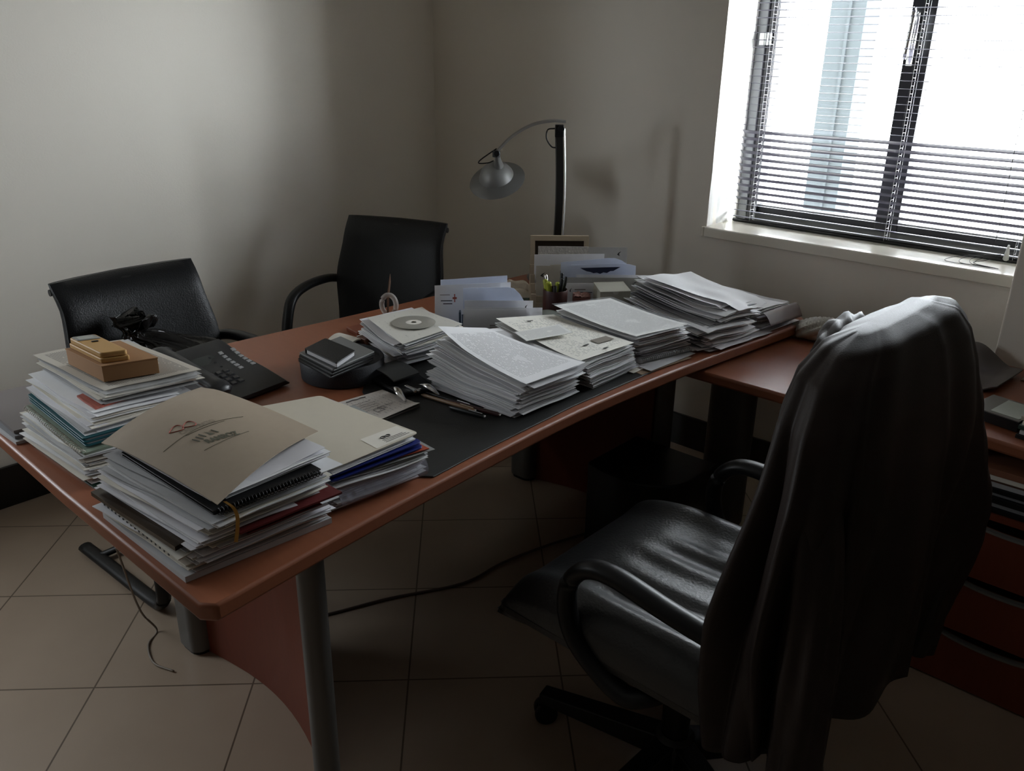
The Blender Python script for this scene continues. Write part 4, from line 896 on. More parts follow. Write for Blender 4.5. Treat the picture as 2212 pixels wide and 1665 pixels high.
for i in range(3):
    b = MB(); b.box((-.004+.004*i, .006+.008*i, .007), (.006+.004*i, .008+.008*i, .088-.004*i), 0, M1); o = b.build('thin_booklet', mat('blue_grey_spine', (.10+.05*i, .14+.05*i, .20+.05*i), .4)); tag(o, ['blue-grey booklet spine nearest the front envelope in the left rack', 'middle blue-grey booklet spine in the left rack', 'pale blue-grey booklet spine furthest back in the left rack'][i], 'booklet')

# pen cup, boxes
cp = thing('pen_cup', 'dark red leather pen cup full of pens and highlighters', 'pen cup', (-1.640, 2.048, DZ))
b = MB(); b.lathe([(.037, 0), (.039, .003), (.0395, .088), (.0385, .091), (.036, .090), (.0355, .008), (.0001, .008)], 36, (-1.640, 2.048, DZ)); b.build('cup_wall', CUPM, cp, smooth='auto')
cx_, cy_ = -1.640, 2.048
for i, (ax, ay, ht, r_, m_, nm, lb) in enumerate((
    (-.022, -.012, .108, .0075, HYEL, 'highlighter', 'yellow highlighter on the left in the pen cup'), (-.004, -.022, .106, .0085, HYEL, 'highlighter', 'broad yellow highlighter in the middle of the pen cup'),
    (.010, -.004, .104, .0075, HYEL, 'highlighter', 'yellow highlighter further right in the pen cup'), (-.030, .0, .118, .0045, BLK, 'pen', 'black pen with silver cap leaning left in the pen cup'),
    (.000, .024, .125, .0048, BLK, 'pen', 'tallest black pen at the back of the pen cup'), (.016, .020, .118, .0045, BLK, 'pen', 'black pen behind the highlighters'),
    (.024, -.006, .120, .0060, BLK, 'marker', 'thick black marker on the right in the pen cup'), (.016, -.022, .098, .0060, BLK, 'marker', 'short black marker at the front of the pen cup'))):
    A = V(cx_+ax*.5, cy_+ay*.5, DZ+.010); B = V(cx_+ax*1.35, cy_+ay*1.35, DZ+ht+.010)
    dist = math.hypot(B.x-cx_, B.y-cy_); d = (B-A).normalized(); t_ = thing(nm, lb, 'pen' if nm == 'pen' else nm, tuple(A))
    b = MB(); b.tube([A, B-d*.03, B-d*.002, B], [r_*.9, r_, r_, r_*.6], 12); b.build('barrel', m_, t_, smooth='auto')
    b = MB(); b.tube([B-d*.028, B-d*.001, B+d*.002], [r_*1.12, r_*1.12, r_*.8], 12); b.build('cap', SILV if i == 3 else (mat('highlighter_cap', (.40, .44, .05), .3) if nm == 'highlighter' else BLKM), t_, smooth='auto')
o = obox('memo_cube', 'dusty red card box with crumpled slips beside the pen cup', 'box', (-1.590, 2.075), (-1.548, 2.115), (-1.625, 2.120), DZ+.0005, DZ+.066, REDB)
b = MB(); r = random.Random(3)
b.slab(lambda u, v: bil([V(-1.588, 2.079, DZ+.0667), V(-1.552, 2.115, DZ+.0667), V(-1.622, 2.119, DZ+.0667), V(-1.586, 2.155, DZ+.0667)], u, v, 1)+V(0, 0, .010*abs(noise.noise(V(u*4, v*4, 2)))), .001, 10, 10); b.build('crumpled_slips', mat('pink_paper', (.36, .20, .17), .8, nz=(50, .4)), o)
o = obox('card_box', 'sage grey card box beside the dusty red box', 'box', (-1.499, 2.097), (-1.437, 2.173), (-1.581, 2.174), DZ+.0005, DZ+.098, GREYB, .0015)
b = MB(); qb_ = [V(-1.497, 2.095, DZ+.0988), V(-1.434, 2.173, DZ+.0988), V(-1.583, 2.175, DZ+.0988), V(-1.520, 2.253, DZ+.0988)]
b.slab(lambda u, v: bil(qb_, u, v, 1), .0012, 2, 2); b.build('lid', GREYB, o)
b = MB(); p0 = bil(qb_, 0, .5, 1); b.rings([[p0+dd*(.009*math.cos(a))+nn*.0015+V(0, 0, -.009*abs(math.sin(a))) for a in (math.pi*k/8 for k in range(9))], [p0+dd*(.009*math.cos(a))+nn*.003+V(0, 0, -.009*abs(math.sin(a))) for a in (math.pi*k/8 for k in range(9))]]); b.build('closing_tab', mat('pale_tab', (.45, .45, .40), .6), o)

# tissue, green booklet, clear tray, clip behind the left rack
b = MB(); b.slab(lambda u, v: V(-1.925+.14*v-.06*u, 2.000+.12*v+.05*u, DZ+.003+.050*abs(noise.noise(V(u*3.1, v*3.4, 5)))*1.4*math.sin(math.pi*min(1, max(0, u)))+.035*math.sin(math.pi*v)*math.sin(math.pi*u)), .002, 16, 22)
tag(b.build('crumpled_tissue', TISS, smooth=True), 'crumpled beige paper tissue behind the left letter rack', 'tissue')
o = obox('booklet', 'dark green booklet lying between the two letter racks', 'booklet', (-1.690, 2.010), (-1.640, 2.16), (-1.905, 2.10), DZ+.0005, DZ+.016, DGREEN)
b = MB(); b.slab(lambda u, v: bil([V(-1.575, 1.93, DZ+.004), V(-1.530, 1.995, DZ+.004), V(-1.70, 1.985, DZ+.004), V(-1.645, 2.06, DZ+.004)], u, v, 1)+V(0, 0, .030*math.sin(math.pi*u)**.5*math.sin(math.pi*v)**.4), .0015, 14, 14)
tag(b.build('food_lid', FROST, smooth=True), 'frosted greenish plastic lid behind the left rack', 'lid')
o = obox('wallet', 'black wallet lying under the frosted lid', 'wallet', (-1.50, 1.91), (-1.455, 1.985), (-1.66, 2.0), DZ+.0005, DZ+.003, LEATH)
b = MB(); b.tube(bez([(-1.535, 1.925, DZ+.045), (-1.515, 1.93, DZ+.050), (-1.49, 1.945, DZ+.052), (-1.468, 1.96, DZ+.050)], 4), .0022, 8); b.tube(bez([(-1.535, 1.925, DZ+.045), (-1.545, 1.92, DZ+.030), (-1.535, 1.93, DZ+.0035)], 4), .002, 6)
tag(b.build('binder_clip_wire', SILV, smooth=True), 'shiny bent metal clip beside the frosted lid', 'clip')

# ------------------------------------------------------------ desk lamp
lx, ly = -1.945, 2.425
lp = thing('desk_lamp', 'tall grey and black desk lamp with curved arm and dish shade', 'lamp', (lx, ly, DZ))
b = MB(); b.lathe([(.105, 0), (.108, .006), (.100, .016), (.03, .024), (.0001, .025)], 48, (lx, ly, DZ)); b.build('lamp_base', GREYM, lp, smooth='auto')
axr = V(.74, .67, 0)
def post(x, t): return V(lx, ly, DZ+.02+t*.525)+axr*(x+.010*math.sin(math.pi*t)-.0*t)
b = MB(); b.rings([[post(-.016, t)+nn*.006, post(.009, t)+nn*.006, post(.009, t)-nn*.008, post(-.016, t)-nn*.008] for t in (k/16 for k in range(17))]); b.build('post', mat('black_post', (.014, .013, .012), .35), lp, bevel=.001, smooth='auto')
b = MB(); b.rings([[post(.013, t)+nn*.007, post(.018, t)+nn*.004, post(.018, t)-nn*.008, post(.013, t)-nn*.009] for t in (k/16 for k in range(17))]); b.build('post_rail', ALU, lp, smooth='auto')
b = MB(); b.rings([[post(-.019, t)+nn*.007, post(-.0165, t)+nn*.007, post(-.0165, t)-nn*.008, post(-.019, t)-nn*.008] for t in (k/16 for k in range(17))]); b.build('post_rail', GREYM, lp, smooth='auto')
T = V(lx, ly, DZ+.545)
b = MB(); b.box((-.018, -.014, -.03), (.012, .012, .012), 0, Matrix.Translation(T) @ Matrix.Rotation(math.atan2(axr.y, axr.x), 4, 'Z')); b.tube([T+nn*.02+axr*.002, T-nn*.016+axr*.002], .012, 14); b.build('hinge_block', BLK, lp, bevel=.002, smooth='auto')
arm = bez([T+axr*.018+V(0, 0, .022), T+axr*-.03+V(0, 0, .024), T+axr*-.10+V(0, 0, .010), T+axr*-.17+V(0, 0, -.030), T+axr*-.225+V(0, 0, -.085)], 6)
b = MB(); n_ = len(arm); rs = []
for i, p in enumerate(arm):
    t = i/(n_-1); a = arm[min(n_-1, i+1)]-arm[max(0, i-1)]; a.normalize(); up = nn.cross(a).normalized()
    if up.z < 0: up = -up
    w_ = lerp(.010, .017, math.sin(math.pi*min(1, t*.9+.1)))
    rs.append([p+nn*w_-up*.004, p+nn*w_+up*.003, p+up*.006, p-nn*w_+up*.003, p-nn*w_-up*.004])
b.rings(rs); b.build('arm', ALU, lp, smooth='auto')
b = MB(); b.tube(bez([T+axr*-.02+nn*.012, T+axr*-.045+nn*.012+V(0, 0, -.005), T+axr*-.048+nn*.012+V(0, 0, -.035), T+axr*-.030+nn*.012+V(0, 0, -.062), T+axr*-.012+nn*.010+V(0, 0, -.066)], 6), .0026, 7)
b.build('cable', BLK, lp, smooth=True)
E_ = arm[-1]
cdir = V(.67, -.74, 0)
nax = (V(0, 0, 1)*.82+cdir*.50-axr*.20).normalized()
HC = V(-2.252, 2.425, 1.075)
rot = nax.to_track_quat('Z', 'Y').to_matrix().to_4x4(); rot.translation = HC
b = MB(); b.lathe([(.0001, .058), (.016, .057), (.034, .050), (.054, .032), (.066, .008), (.069, -.004), (.066, -.004), (.050, .028), (.0001, .050)], 44, (0, 0, 0), 0, rot); b.build('dome', DSILV, lp, smooth='auto')
b = MB(); b.lathe([(.062, .004), (.085, -.006), (.107, -.016), (.109, -.018), (.106, -.019), (.084, -.010), (.062, -.0005), (.062, .004)], 56, (0, 0, 0), 0, rot, False, False); b.build('dish', mat('dish_grey', (.16, .16, .155), .4, .3), lp, smooth='auto')
NT = HC+nax*.052+axr*.020
b = MB(); b.tube([HC+nax*.044+axr*.016, NT, NT.lerp(E_, .45), E_.lerp(NT, .1)], [.026, .019, .012, .010], 20); b.build('neck', ALU, lp, smooth='auto')
b = MB(); b.lathe([(.0001, -.006), (.030, -.004), (.034, .012), (.0001, .03)], 24, (0, 0, 0), 0, rot); b.build('bulb', mat('frosted_bulb', (.7, .7, .68), .4), lp, smooth='auto')
b = MB(); b.tube([E_+nn*.02-V(0, 0, .004), E_-nn*.018-V(0, 0, .004)], .011, 14); b.box((-.012, -.010, -.018), (.010, .010, .006), 0, Matrix.Translation(E_)); b.build('joint', BLK, lp, bevel=.002)
b = MB(); b.tube(bez([E_+axr*.0+V(0, 0, .012), E_+axr*-.03+V(0, 0, -.008), E_+axr*-.060+V(0, 0, -.030), E_+axr*-.062+V(0, 0, -.040), E_+axr*-.03+V(0, 0, -.038), E_+axr*-.01+V(0, 0, -.03)], 6), .0022, 7); b.build('cable', BLK, lp, smooth=True)

# ------------------------------------------------------------ visitor armchairs
def visitor_chair(label):
    t = thing('visitor_armchair', label, 'chair', (0, 0, 0), 0, None)       # faces +x, back at x = -.24
    # runner frame: two floor runners along x, rear cross bar, front uprights
    for s in (-1, 1):
        b = MB(); P_ = bez([(-.385, s*.225, .016), (-.20, s*.225, .016), (.05, s*.225, .016), (.105, s*.225, .035), (.118, s*.225, .09), (.118, s*.225, .25), (.12, s*.225, .40)], 6)
        b.tube(P_, .022, 12, flat=.65, up=(0, 1, 0) if False else None); b.build('frame_side', BLKM, t, world=False, smooth=True)
        b = MB(); P_ = bez([(-.245, s*.235, .655), (-.16, s*.255, .672), (-.02, s*.258, .675), (.08, s*.256, .650), (.125, s*.252, .58), (.145, s*.248, .50), (.150, s*.240, .43)], 6)
        b.tube(P_, .021, 12, flat=.8); b.build('armrest', BLK, t, world=False, smooth=True)
    b = MB(); b.tube([(-.29, -.225, .020), (-.29, .225, .020)], .014, 10, flat=.7); b.build('cross_bar', BLKM, t, world=False, smooth=True)
    b = MB()
    def seat(u, v):
        x = lerp(-.23, .25, u); y = lerp(-.225, .225, v); e = (1-abs(2*u-1)**6)*(1-abs(2*v-1)**6)
        return V(x, y, .405+.055*e**.35-.015*math.sin(math.pi*v)+.02*sm(.2, 0, u))
    b.grid(seat, 20, 20); b.grid(lambda u, v: V(lerp(-.23, .25, 1-u), lerp(-.225, .225, v), .395), 4, 4)
    b.rings([[(-.23, -.225, z), (.25, -.225, z), (.25, .225, z), (-.23, .225, z)] for z in (.394, .406)]); b.build('seat', LEATH, t, world=False, smooth='auto')
    b = MB(); k0 = 0; rs = []
    for i in range(21):
        v = i/20; z = lerp(.42, .905, v)
        xb = -.165-.22*(z-.42)+.018*math.sin(math.pi*v)-.02*sm(.85, 1, v)
        hw = .212+.020*math.exp(-((v-.55)/.22)**2)+.006*sm(.8, 1, v); th = .028*math.sqrt(max(.02, 1-max(0, (v-.93)/.075)**2)) if v > .93 else .028
        ring = []
        for k in range(24):
            a = 2*math.pi*k/24; ca, sa = math.cos(a), math.sin(a)
            y = hw*math.copysign(abs(ca)**.35, ca); x = th*math.copysign(abs(sa)**.6, sa)
            ring.append((xb+x-.025*(1-(y/hw)**2), y, z))
        rs.append(ring)
    b.rings(rs); b.build('backrest', LEATH, t, world=False, smooth='auto')
    b = MB()
    for s in (-1, 1): pass
    b.tube([(-.290, -.219, .880), (-.290, .219, .880)], .010, 12); b.build('back_rail', BLKM, t, world=False, smooth='auto')
    b = MB(); b.tube(bez([(-.22, -.12, .40), (-.26, -.12, .46), (-.255, -.12, .60)], 4), .012, 8); b.build('back_bracket', BLKM, t, world=False)
    return t
c1 = visitor_chair('black leather visitor armchair on the left, with a black bag on its seat')
c2 = copy_tree(c1); c2['label'] = 'black leather visitor armchair near the corner, turned towards the left chair'
c1.location = (-2.20, 1.068, 0); c1.rotation_euler = (0, 0, R(2))
ang = math.atan2(-.93, .36); c2.location = (-2.535+.265*math.cos(ang), 2.145+.265*math.sin(ang), 0); c2.rotation_euler = (0, 0, ang)
for c in (c1, c2): c['group'] = 'black visitor armchairs'
# bin bag on the left chair
b = MB(); bc = V(-2.315, 1.10, .463); rs = []
for i in range(44):
    t = i/43
    if t < .66: q_ = t/.66; rr_ = .185*(1-q_**2.6)**.5*(.55+.45*min(1, q_*4)) if q_ < .93 else .185*(1-.93**2.6)**.5*lerp(1, .62, (q_-.93)/.07); z = .275*q_
    else:
        s = (t-.66)/.34; rr_ = lerp(.050, .026, min(1, s*2.4)) if s < .42 else lerp(.026, .058, (s-.42)/.58); z = .275+.060*s
    ring = []; sh = sm(.52, .78, t)
    for k in range(84):
        a = 2*math.pi*k/84; fo_ = math.sin(a*9+4*t)*.4+math.sin(a*19-3*t)*.3+1.2*noise.noise(V(math.cos(a)*2.4, math.sin(a)*2.4, t*6))
        am = .05+.42*sm(.45, .75, t); q = rr_*(1+am*fo_*.5)
        ring.append(bc+V(q*math.cos(a)*.75-.02*sh, q*math.sin(a)*1.05-.105*sh, z+.018*noise.noise(V(math.cos(a)*3, math.sin(a)*3, 9+t*5))*sm(.1, .4, t)+.02*sm(.9, 1, t)*math.sin(3*a)))
    rs.append(ring)
b.rings(rs); tag(b.build('bin_bag', BINB, smooth=True), 'crinkled black plastic bag knotted at the top, on the left armchair seat', 'bag')

# ------------------------------------------------------------ things under the desk
cpu = thing('computer_tower', 'black rounded computer case under the far end of the desk', 'computer', (-1.22, 2.1, 0))
b = MB(); fp = [(-1.37, 1.90)]+[(-1.37+.30*math.sin(R(a)), 1.90-.05*math.sin(R(2*a))*.8+.12*(1-math.cos(R(a)))) for a in range(6, 91, 7)]+[(-1.07, 2.165), (-1.37, 2.165)]
b.prism(fp, .012, .352); b.build('case', BLK, cpu, bevel=.006, smooth='auto')
b = MB(); b.box((-1.35, 1.92, 0), (-1.09, 2.15, .012)); b.build('feet', BLKM, cpu)
def cable(name, pts, r_, m, lb): b = MB(); b.tube(bez(pts, 8), r_, 7); return tag(b.build(name, m, smooth=True), lb, 'cable')
CW = mat('beige_cable', (.26, .22, .18), .5)
cable('power_cable', [(-1.80, 1.03, .004), (-1.733, 1.156, .004), (-1.66, 1.33, .004), (-1.554, 1.535, .004), (-1.54, 1.70, .004), (-1.50, 1.88, .004), (-1.44, 2.06, .004)], .0042, mat('brown_cable', (.10, .075, .065), .5), 'brown power cable running across the floor under the desk')
cable('hanging_cable', [(-1.905, .70, .69), (-1.93, .68, .50), (-1.98, .72, .25), (-2.03, .76, .08), (-2.02, .79, .006), (-1.98, .745, .004), (-1.90, .72, .004), (-1.83, .74, .004)], .0028, CW, 'thin beige cable hanging from the left end of the desk')

# ------------------------------------------------------------ swivel chair
CX, CY = -.715, 1.385
och = thing('swivel_chair', 'black leather executive swivel chair with loop arms and a jacket over its back', 'chair', (CX, CY, 0))
bx0, bx1, bw = -1.01, -.50, .285
b = MB()
def seatf(u, v):
    x = lerp(bx0, bx1, u); y = CY+lerp(-bw, bw, v); e = (1-abs(2*u-1)**7)*(1-abs(2*v-1)**3.2)
    bol = .030*math.exp(-((abs(2*v-1)-.80)/.16)**2)
    wr = .007*math.sin(46*v+3*math.sin(3*u)+.8*u)*sm(.22, .5, u)*sm(.05, .2, v)*sm(.78, .6, v)*(.6+.6*noise.noise(V(u*2, v*6, 1)))
    return V(x, y, .435+.075*max(0, e)**.28+bol*max(0, e)**.5-.020*sm(.35, 0, u)+wr)
b.grid(seatf, 60, 90); b.grid(lambda u, v: V(lerp(bx1, bx0, u), CY+lerp(-bw, bw, v), .425), 4, 4)
rrp = rrect(bx1-bx0, 2*bw, .02, 3, (bx0+bx1)/2, CY); b.rings([[(x, y, z) for x, y in rrp] for z in (.424, .438)])
b.build('seat', LEATH2, och, smooth='auto')
b = MB(); b.prism(rrect(.40, .40, .06, 5, -.74, CY), .390, .424); b.build('seat_pan', BLK, och, bevel=.008, smooth='auto')
b = MB(); rs = []
for i in range(31):
    v = i/30; z = lerp(.40, 1.115, v); xb = lerp(-.475, -.435, v)+.012*math.sin(math.pi*v*1.0)
    hw = lerp(.235, .215, v)*(1 if v < .93 else math.sqrt(max(.05, 1-((v-.93)/.075)**2))*.2+.8); th = .045*(1 if v < .94 else math.sqrt(max(.06, 1-((v-.94)/.065)**2)))
    rs.append([(xb+th*math.copysign(abs(math.sin(a))**.7, math.sin(a)), CY+.045*sm(.3, 1, v)+hw*math.copysign(abs(math.cos(a))**.45, math.cos(a)), z) for a in (2*math.pi*k/28 for k in range(28))])
b.rings(rs); b.build('backrest', LEATH2, och, smooth='auto')
for s in (-1, 1):
    y = CY+s*.285
    b = MB(); P_ = bez([(-.48, y-s*.01, .600), (-.60, y, .622), (-.72, y, .640), (-.785, y, .625), (-.822, y, .575), (-.822, y, .51), (-.795, y, .455), (-.735, y, .412), (-.675, y, .392), (-.640, y-s*.02, .400), (-.61, y-s*.08, .405)], 6)
    b.tube(P_, .024, 12, flat=.75); b.build('armrest', BLK, och, smooth=True)
HX, HY = -.690, 1.345
b = MB(); b.lathe([(.030, .09), (.030, .22), (.022, .225), (.022, .39)], 20, (HX, HY, 0)); b.lathe([(.045, .055), (.055, .065), (.052, .105), (.034, .125)], 24, (HX, HY, 0)); b.build('gas_column', BLK, och, smooth='auto')
for i in range(5):
    a = R(192+72*i); d = V(math.cos(a), math.sin(a), 0); s = V(-d.y, d.x, 0); C0 = V(HX, HY, 0); rs = []
    for t in range(9):
        q = t/8; p = C0+d*lerp(.03, .335, q); h0 = lerp(.115, .088, q); w_ = lerp(.032, .024, q); hb = lerp(.060, .062, q)
        rs.append([p+s*w_+V(0, 0, hb), p+s*w_*.8+V(0, 0, h0), p-s*w_*.8+V(0, 0, h0), p-s*w_+V(0, 0, hb)])
    b = MB(); b.rings(rs); lg = b.build('base_leg', BLK, och, bevel=.004, smooth='auto')
    P0 = C0+d*.325; M2 = Matrix.Translation((P0.x, P0.y, .028)) @ Matrix.Rotation(a+R(35), 4, 'Z') @ Matrix.Rotation(R(90), 4, 'X')
    b = MB()
    for zz in (-.022, .004): b.lathe([(.0001, zz), (.026, zz), (.028, zz+.004), (.028, zz+.014), (.026, zz+.018), (.0001, zz+.018)], 20, (0, 0, 0), 0, M2)
    b.lathe([(.006, .045), (.006, .062)], 10, (P0.x, P0.y, 0)); b.box((-.018, -.006, -.005), (.018, .030, .018-.014), 0, M2)
    b.build('caster', BLK, lg, smooth='auto')

# ------------------------------------------------------------ jacket
jk = thing('jacket', 'dark brown jacket draped over the back of the swivel chair', 'jacket', (-.46, 1.45, .02))
# outline of the drape at several heights: left end, right end (as seen from behind the chair), half depth, hem drop
LV = [  # height, near end (x, y), far end (x, y), half depth
    (1.128, (-.425, 1.270), (-.410, 1.600), .020), (1.115, (-.430, 1.220), (-.405, 1.655), .050), (1.08, (-.430, 1.150), (-.398, 1.70), .066), (1.02, (-.425, 1.10), (-.390, 1.735), .075), (.92, (-.420, 1.065), (-.380, 1.775), .084),
    (.80, (-.430, 1.050), (-.372, 1.79), .094), (.67, (-.442, 1.045), (-.365, 1.795), .104), (.55, (-.440, 1.045), (-.37, 1.785), .105), (.35, (-.432, 1.055), (-.385, 1.76), .098)]
b = MB(); n_ = 220; rs = []
def lev(z):
    for a, c in zip(LV, LV[1:]):
        if z >= c[0]:
            t = (a[0]-z)/(a[0]-c[0]); return [Vector((*a[1], 0)).lerp(Vector((*c[1], 0)), t), Vector((*a[2], 0)).lerp(Vector((*c[2], 0)), t), lerp(a[3], c[3], t)]
    return [Vector((*LV[-1][1], 0)), Vector((*LV[-1][2], 0)), LV[-1][3]]
NZ = 80
for i in range(NZ):
    s = i/(NZ-1); ring = []
    for k in range(n_):
        a = 2*math.pi*k/n_; ca, sa = math.cos(a), math.sin(a)
        # hem height varies round the drape: long at the near side, short at the far side
        side = ca*.5+.5
        hem = .425-.045*side+.012*math.sin(5*a)
        z = 1.130-(1.130-hem)*(s**1.35)
        L_, R2, dp = lev(max(.352, z)); c = (L_+R2)/2; ax = (R2-L_)/2; nr = V(ax.y, -ax.x, 0).normalized()
        drop = 1.13-z
        fold = -.3+(math.sin(a*7+1.3*drop*3+.6)*.55+math.sin(a*13-2.2*drop)*.35+.7*noise.noise(V(ca*3, sa*3, drop*2.2)))
        fold += .8*(1-abs(math.sin(a*4.0+.9*drop+.5*noise.noise(V(ca*1.5, sa*1.5, drop*1.2)))))**3-.2
        am = .105*sm(.02, .45, drop)+.035
        q = 1+am*fold
        p = c+ax*(math.copysign(abs(ca)**.75, ca)*q*1.0)+nr*(dp*math.copysign(abs(sa)**.7, sa)*(1+2.2*am*fold))
        ring.append((p.x, p.y, z+.012*noise.noise(V(ca*2, sa*2, 3))*sm(0, .1, drop)))
    rs.append(ring)
b.rings(rs, 0, True, False); o = b.build('body', JACK, jk, smooth=True); md = o.modifiers.new('solid', 'SOLIDIFY'); md.thickness = .004; md.offset = 1
def sleeve(pts, rad, nm, sd):
    P_ = bez(pts, 7); b = MB(); N_ = len(P_); rs = []
    for i, p in enumerate(P_):
        a = (P_[min(N_-1, i+1)]-P_[max(0, i-1)]).normalized(); sx_ = a.cross(V(0, 1, 0)).normalized(); sy_ = sx_.cross(a).normalized(); t = i/(N_-1); r_ = lerp(rad[0], rad[1], t); ring = []
        for k in range(36):
            q = 2*math.pi*k/36; f_ = 1+.10*math.sin(5*q+9*t+sd)+.12*noise.noise(V(math.cos(q)*2, math.sin(q)*2, t*5+sd))
            ring.append(p+sx_*math.cos(q)*r_*f_*.62+sy_*math.sin(q)*r_*f_)
        rs.append(ring)
    b.rings(rs, 0, True, True); return b.build(nm, JACK, jk, smooth=True)
sleeve([(-.430, 1.24, 1.02), (-.400, 1.15, .93), (-.362, 1.105, .78), (-.350, 1.10, .60), (-.350, 1.12, .45), (-.350, 1.14, .33)], (.045, .066), 'sleeve', 1)
sleeve([(-.415, 1.58, 1.00), (-.375, 1.65, .92), (-.338, 1.71, .80), (-.320, 1.735, .66), (-.322, 1.71, .50), (-.325, 1.67, .36)], (.040, .056), 'sleeve', 4)
b = MB(); rs = []
for i in range(22):
    t = i/21; y = lerp(1.345, 1.585, t); r_ = .032*math.sin(math.pi*(.06+.88*t))**.6
    rs.append([(-.505+r_*1.0*math.cos(q)*(1+.22*math.sin(3*q+t*14)), y+.006*math.sin(4*q), 1.056+.016*math.sin(math.pi*t)+r_*math.sin(q)*(1+.16*math.sin(5*q-t*26)+.12*noise.noise(V(t*9, math.sin(q)*3, 1)))) for q in (2*math.pi*k/30 for k in range(30))])
b.rings(rs); b.build('collar', JACK, jk, smooth=True)

# ------------------------------------------------------------ things on the return table
b = MB(); rs = []
for i in range(26):
    t = i/25; x = lerp(-1.045, -.86, t); r_ = .050*math.sin(math.pi*(.03+.9*t))**.55*(1 if t > .15 else .6)
    rs.append([(x, 2.52+.35*(x+1.045)+1.2*r_*math.cos(q)*(1+.1*math.sin(6*q+t*20)), RZ+.001+max(0, .034*math.sin(math.pi*(.1+.8*t))**.5*(1+math.sin(q))*(1+.12*math.sin(9*q+t*30)))) for q in (2*math.pi*k/40 for k in range(40))])
b.rings(rs); tag(b.build('plastic_bag', BAGW, smooth=True), 'crumpled whitish plastic bag on the side table behind the jacket', 'bag')
b = MB()
def curl(u, v):
    x = lerp(-.66, -.425, v); y = lerp(2.44, 2.70, u)+.0*v; w_ = (1-(2*abs(v-.5))**3*.25)
    return V(x+.02*u, 2.55+(y-2.57)*w_-.03*(v-.5), RZ+.002+.055*sm(.55, 1, u)*math.exp(-((v-.42)/.30)**2)+.016*sm(.8, 1, v))
b.slab(curl, .004, 24, 24); tag(b.build('leather_mat', mat('taupe_leather', (.085, .070, .062), .45), smooth='auto'), 'curled grey-brown leather mat on the side table near the column', 'mat')
def cds(i, F, R_, L, z0, z1, m, lb): return obox('disc_case', lb, 'disc case', F, R_, L, z0, z1, m, .001)
sheet('loose_sheet', 'pale sheet under the black disc case on the side table', Q((-.455, 2.225, RZ+.0006), (-.33, 2.21, RZ+.0006), (-.46, 2.38, RZ+.0006)), PCOL[GREY_], th=.0008, seed=50, wav=0)
g1 = thing('disc_case', 'black disc case with a pale square cover at the left of the side-table pile', 'disc case', (-.37, 2.28, RZ+.002))
slabq('case', '', '', [V(-.434, 2.222, 0), V(-.318, 2.196, 0), V(-.412, 2.345, 0), V(-.296, 2.32, 0)], RZ+.002, RZ+.028, BLK, .002, g1, .0008)
slabq('clear_lid', '', '', [V(-.434, 2.222, 0), V(-.318, 2.196, 0), V(-.412, 2.345, 0), V(-.296, 2.32, 0)], RZ+.0282, RZ+.031, mat('tinted_lid', (.17, .165, .15), .08), .002, g1, .0005)
slabq('cover_card', '', '', [V(-.388, 2.222, 0), V(-.322, 2.207, 0), V(-.372, 2.325, 0), V(-.302, 2.312, 0)], RZ+.031, RZ+.0325, mat('pale_green_cover', (.34, .36, .29), .6), .001, g1, 0)
for i in range(5):
    F = (-.315+.006*(i % 2), 2.165+.004*i); m_ = (BLK, PCOL[GREY_], DGREEN, PCOL[WARM], mat('ivory_card', (.42, .39, .30), .6))[i]
    obox('disc_case', ['lowest black disc case of the pile at the right edge', 'grey disc case, second from the bottom at the right edge', 'dark green disc case in the middle of the right edge pile', 'thin pale case under the ivory one at the right edge', 'ivory topmost case of the pile at the right edge'][i], 'disc case', F, (F[0]+.135, F[1]-.02), (F[0]+.02, F[1]+.13), RZ+.0005+.0105*i, RZ+.0100+.0105*i, m_)
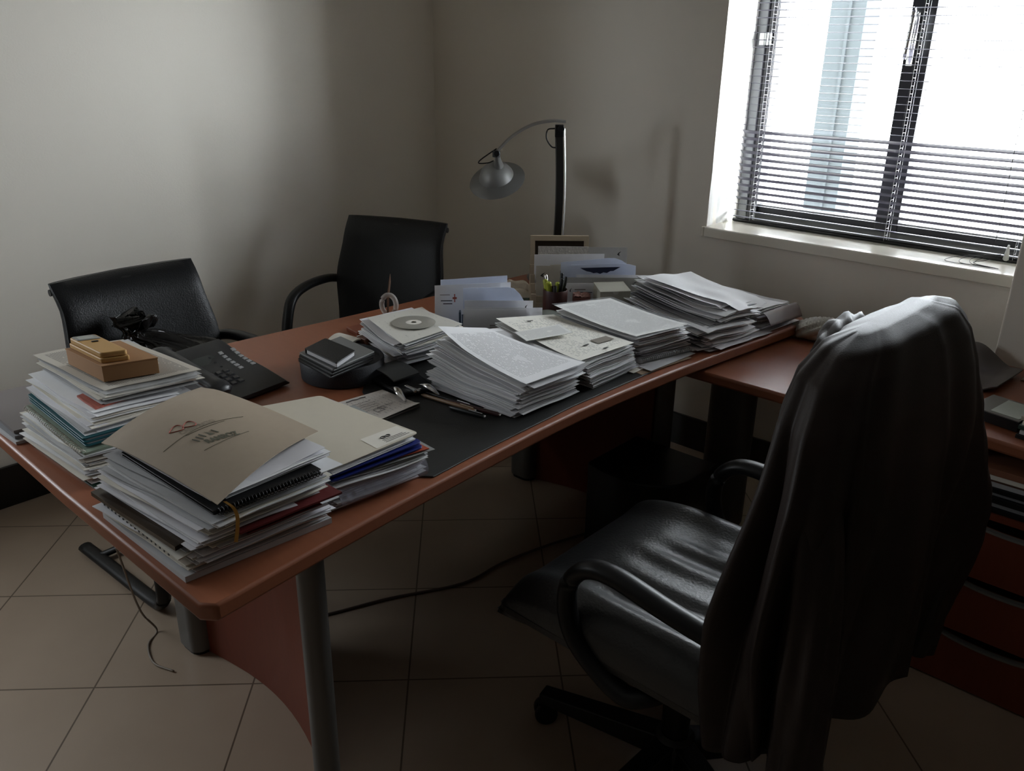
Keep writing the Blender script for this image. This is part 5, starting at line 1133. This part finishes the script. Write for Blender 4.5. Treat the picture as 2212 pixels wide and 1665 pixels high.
b = MB(); b.slab(lambda u, v: V(-.40+.05*u, 2.60+.03*v, RZ+.001+.012*abs(noise.noise(V(u*3, v*3, 8)))*3*math.sin(math.pi*u)), .001, 8, 8); tag(b.build('paper_scrap', TISS, smooth=True), 'tiny crumpled paper scrap at the right edge, against the column', 'paper scrap')
# magazines on the pedestal's open shelf
zz = .5045
for i in range(9):
    hgt = (.012, .010, .014, .009, .012, .013, .010, .012, .016)[i]; m_ = (BLK, PCOL[DARKP], BLK, PCOL[DARKP], BLK, PCOL[GREY_], mat('brown_cover', (.12, .06, .04), .5), PCOL[WARM], mat('rust_cover', (.22, .09, .05), .5))[i]
    x0 = -.445+rnd.uniform(0, .02)+(.02 if i > 5 else 0); y0 = 2.112+rnd.uniform(0, .02)
    obox('magazine', ['lowest black magazine', 'second magazine from the bottom, dark grey,', 'third magazine from the bottom, black,', 'fourth magazine from the bottom, dark grey,', 'fifth magazine from the bottom, black,', 'sixth magazine from the bottom, light grey,', 'seventh magazine, brown,', 'eighth magazine, cream,', 'topmost rust coloured magazine'][i]+' in the pedestal shelf pile', 'magazine', (x0, y0), (x0+.30, y0+rnd.uniform(-.004, .004)), (x0+.004, y0+.21), zz, zz+hgt, m_)
    zz += hgt+.0006

# ------------------------------------------------------------ groups of repeats
GR = {'paper_stack': 'paper stacks on the desk', 'envelope': 'envelopes standing in the letter racks', 'folded_letter': 'letters standing in the left rack', 'letter_rack': 'letter racks on the desk', 'magazine': 'magazines in the piles',
      'disc_case': 'disc cases on the side table', 'slim_case': 'slim cases on the round box', 'pen': 'pens on the desk', 'highlighter': 'yellow highlighters in the pen cup', 'marker': 'markers in the pen cup', 'loose_sheet': 'loose sheets sticking out of the stacks',
      'card_folder': 'card folders at the left corner of the desk', 'plastic_sleeve': 'clear plastic sleeves on the stacks', 'coil_notebook': 'coil-bound notebooks in the stacks', 'maroon_folder': 'maroon folders in the front stack',
      'thin_booklet': 'booklet spines in the left rack', 'newspaper': 'newspapers on the left stack', 'printed_page': 'printed pages on top of stacks'}
for o in list(bpy.data.objects):
    if o.parent is None and o.get('label') and not o.get('group'):
        k = o.name.split('.')[0]
        if k in GR: o['group'] = GR[k]
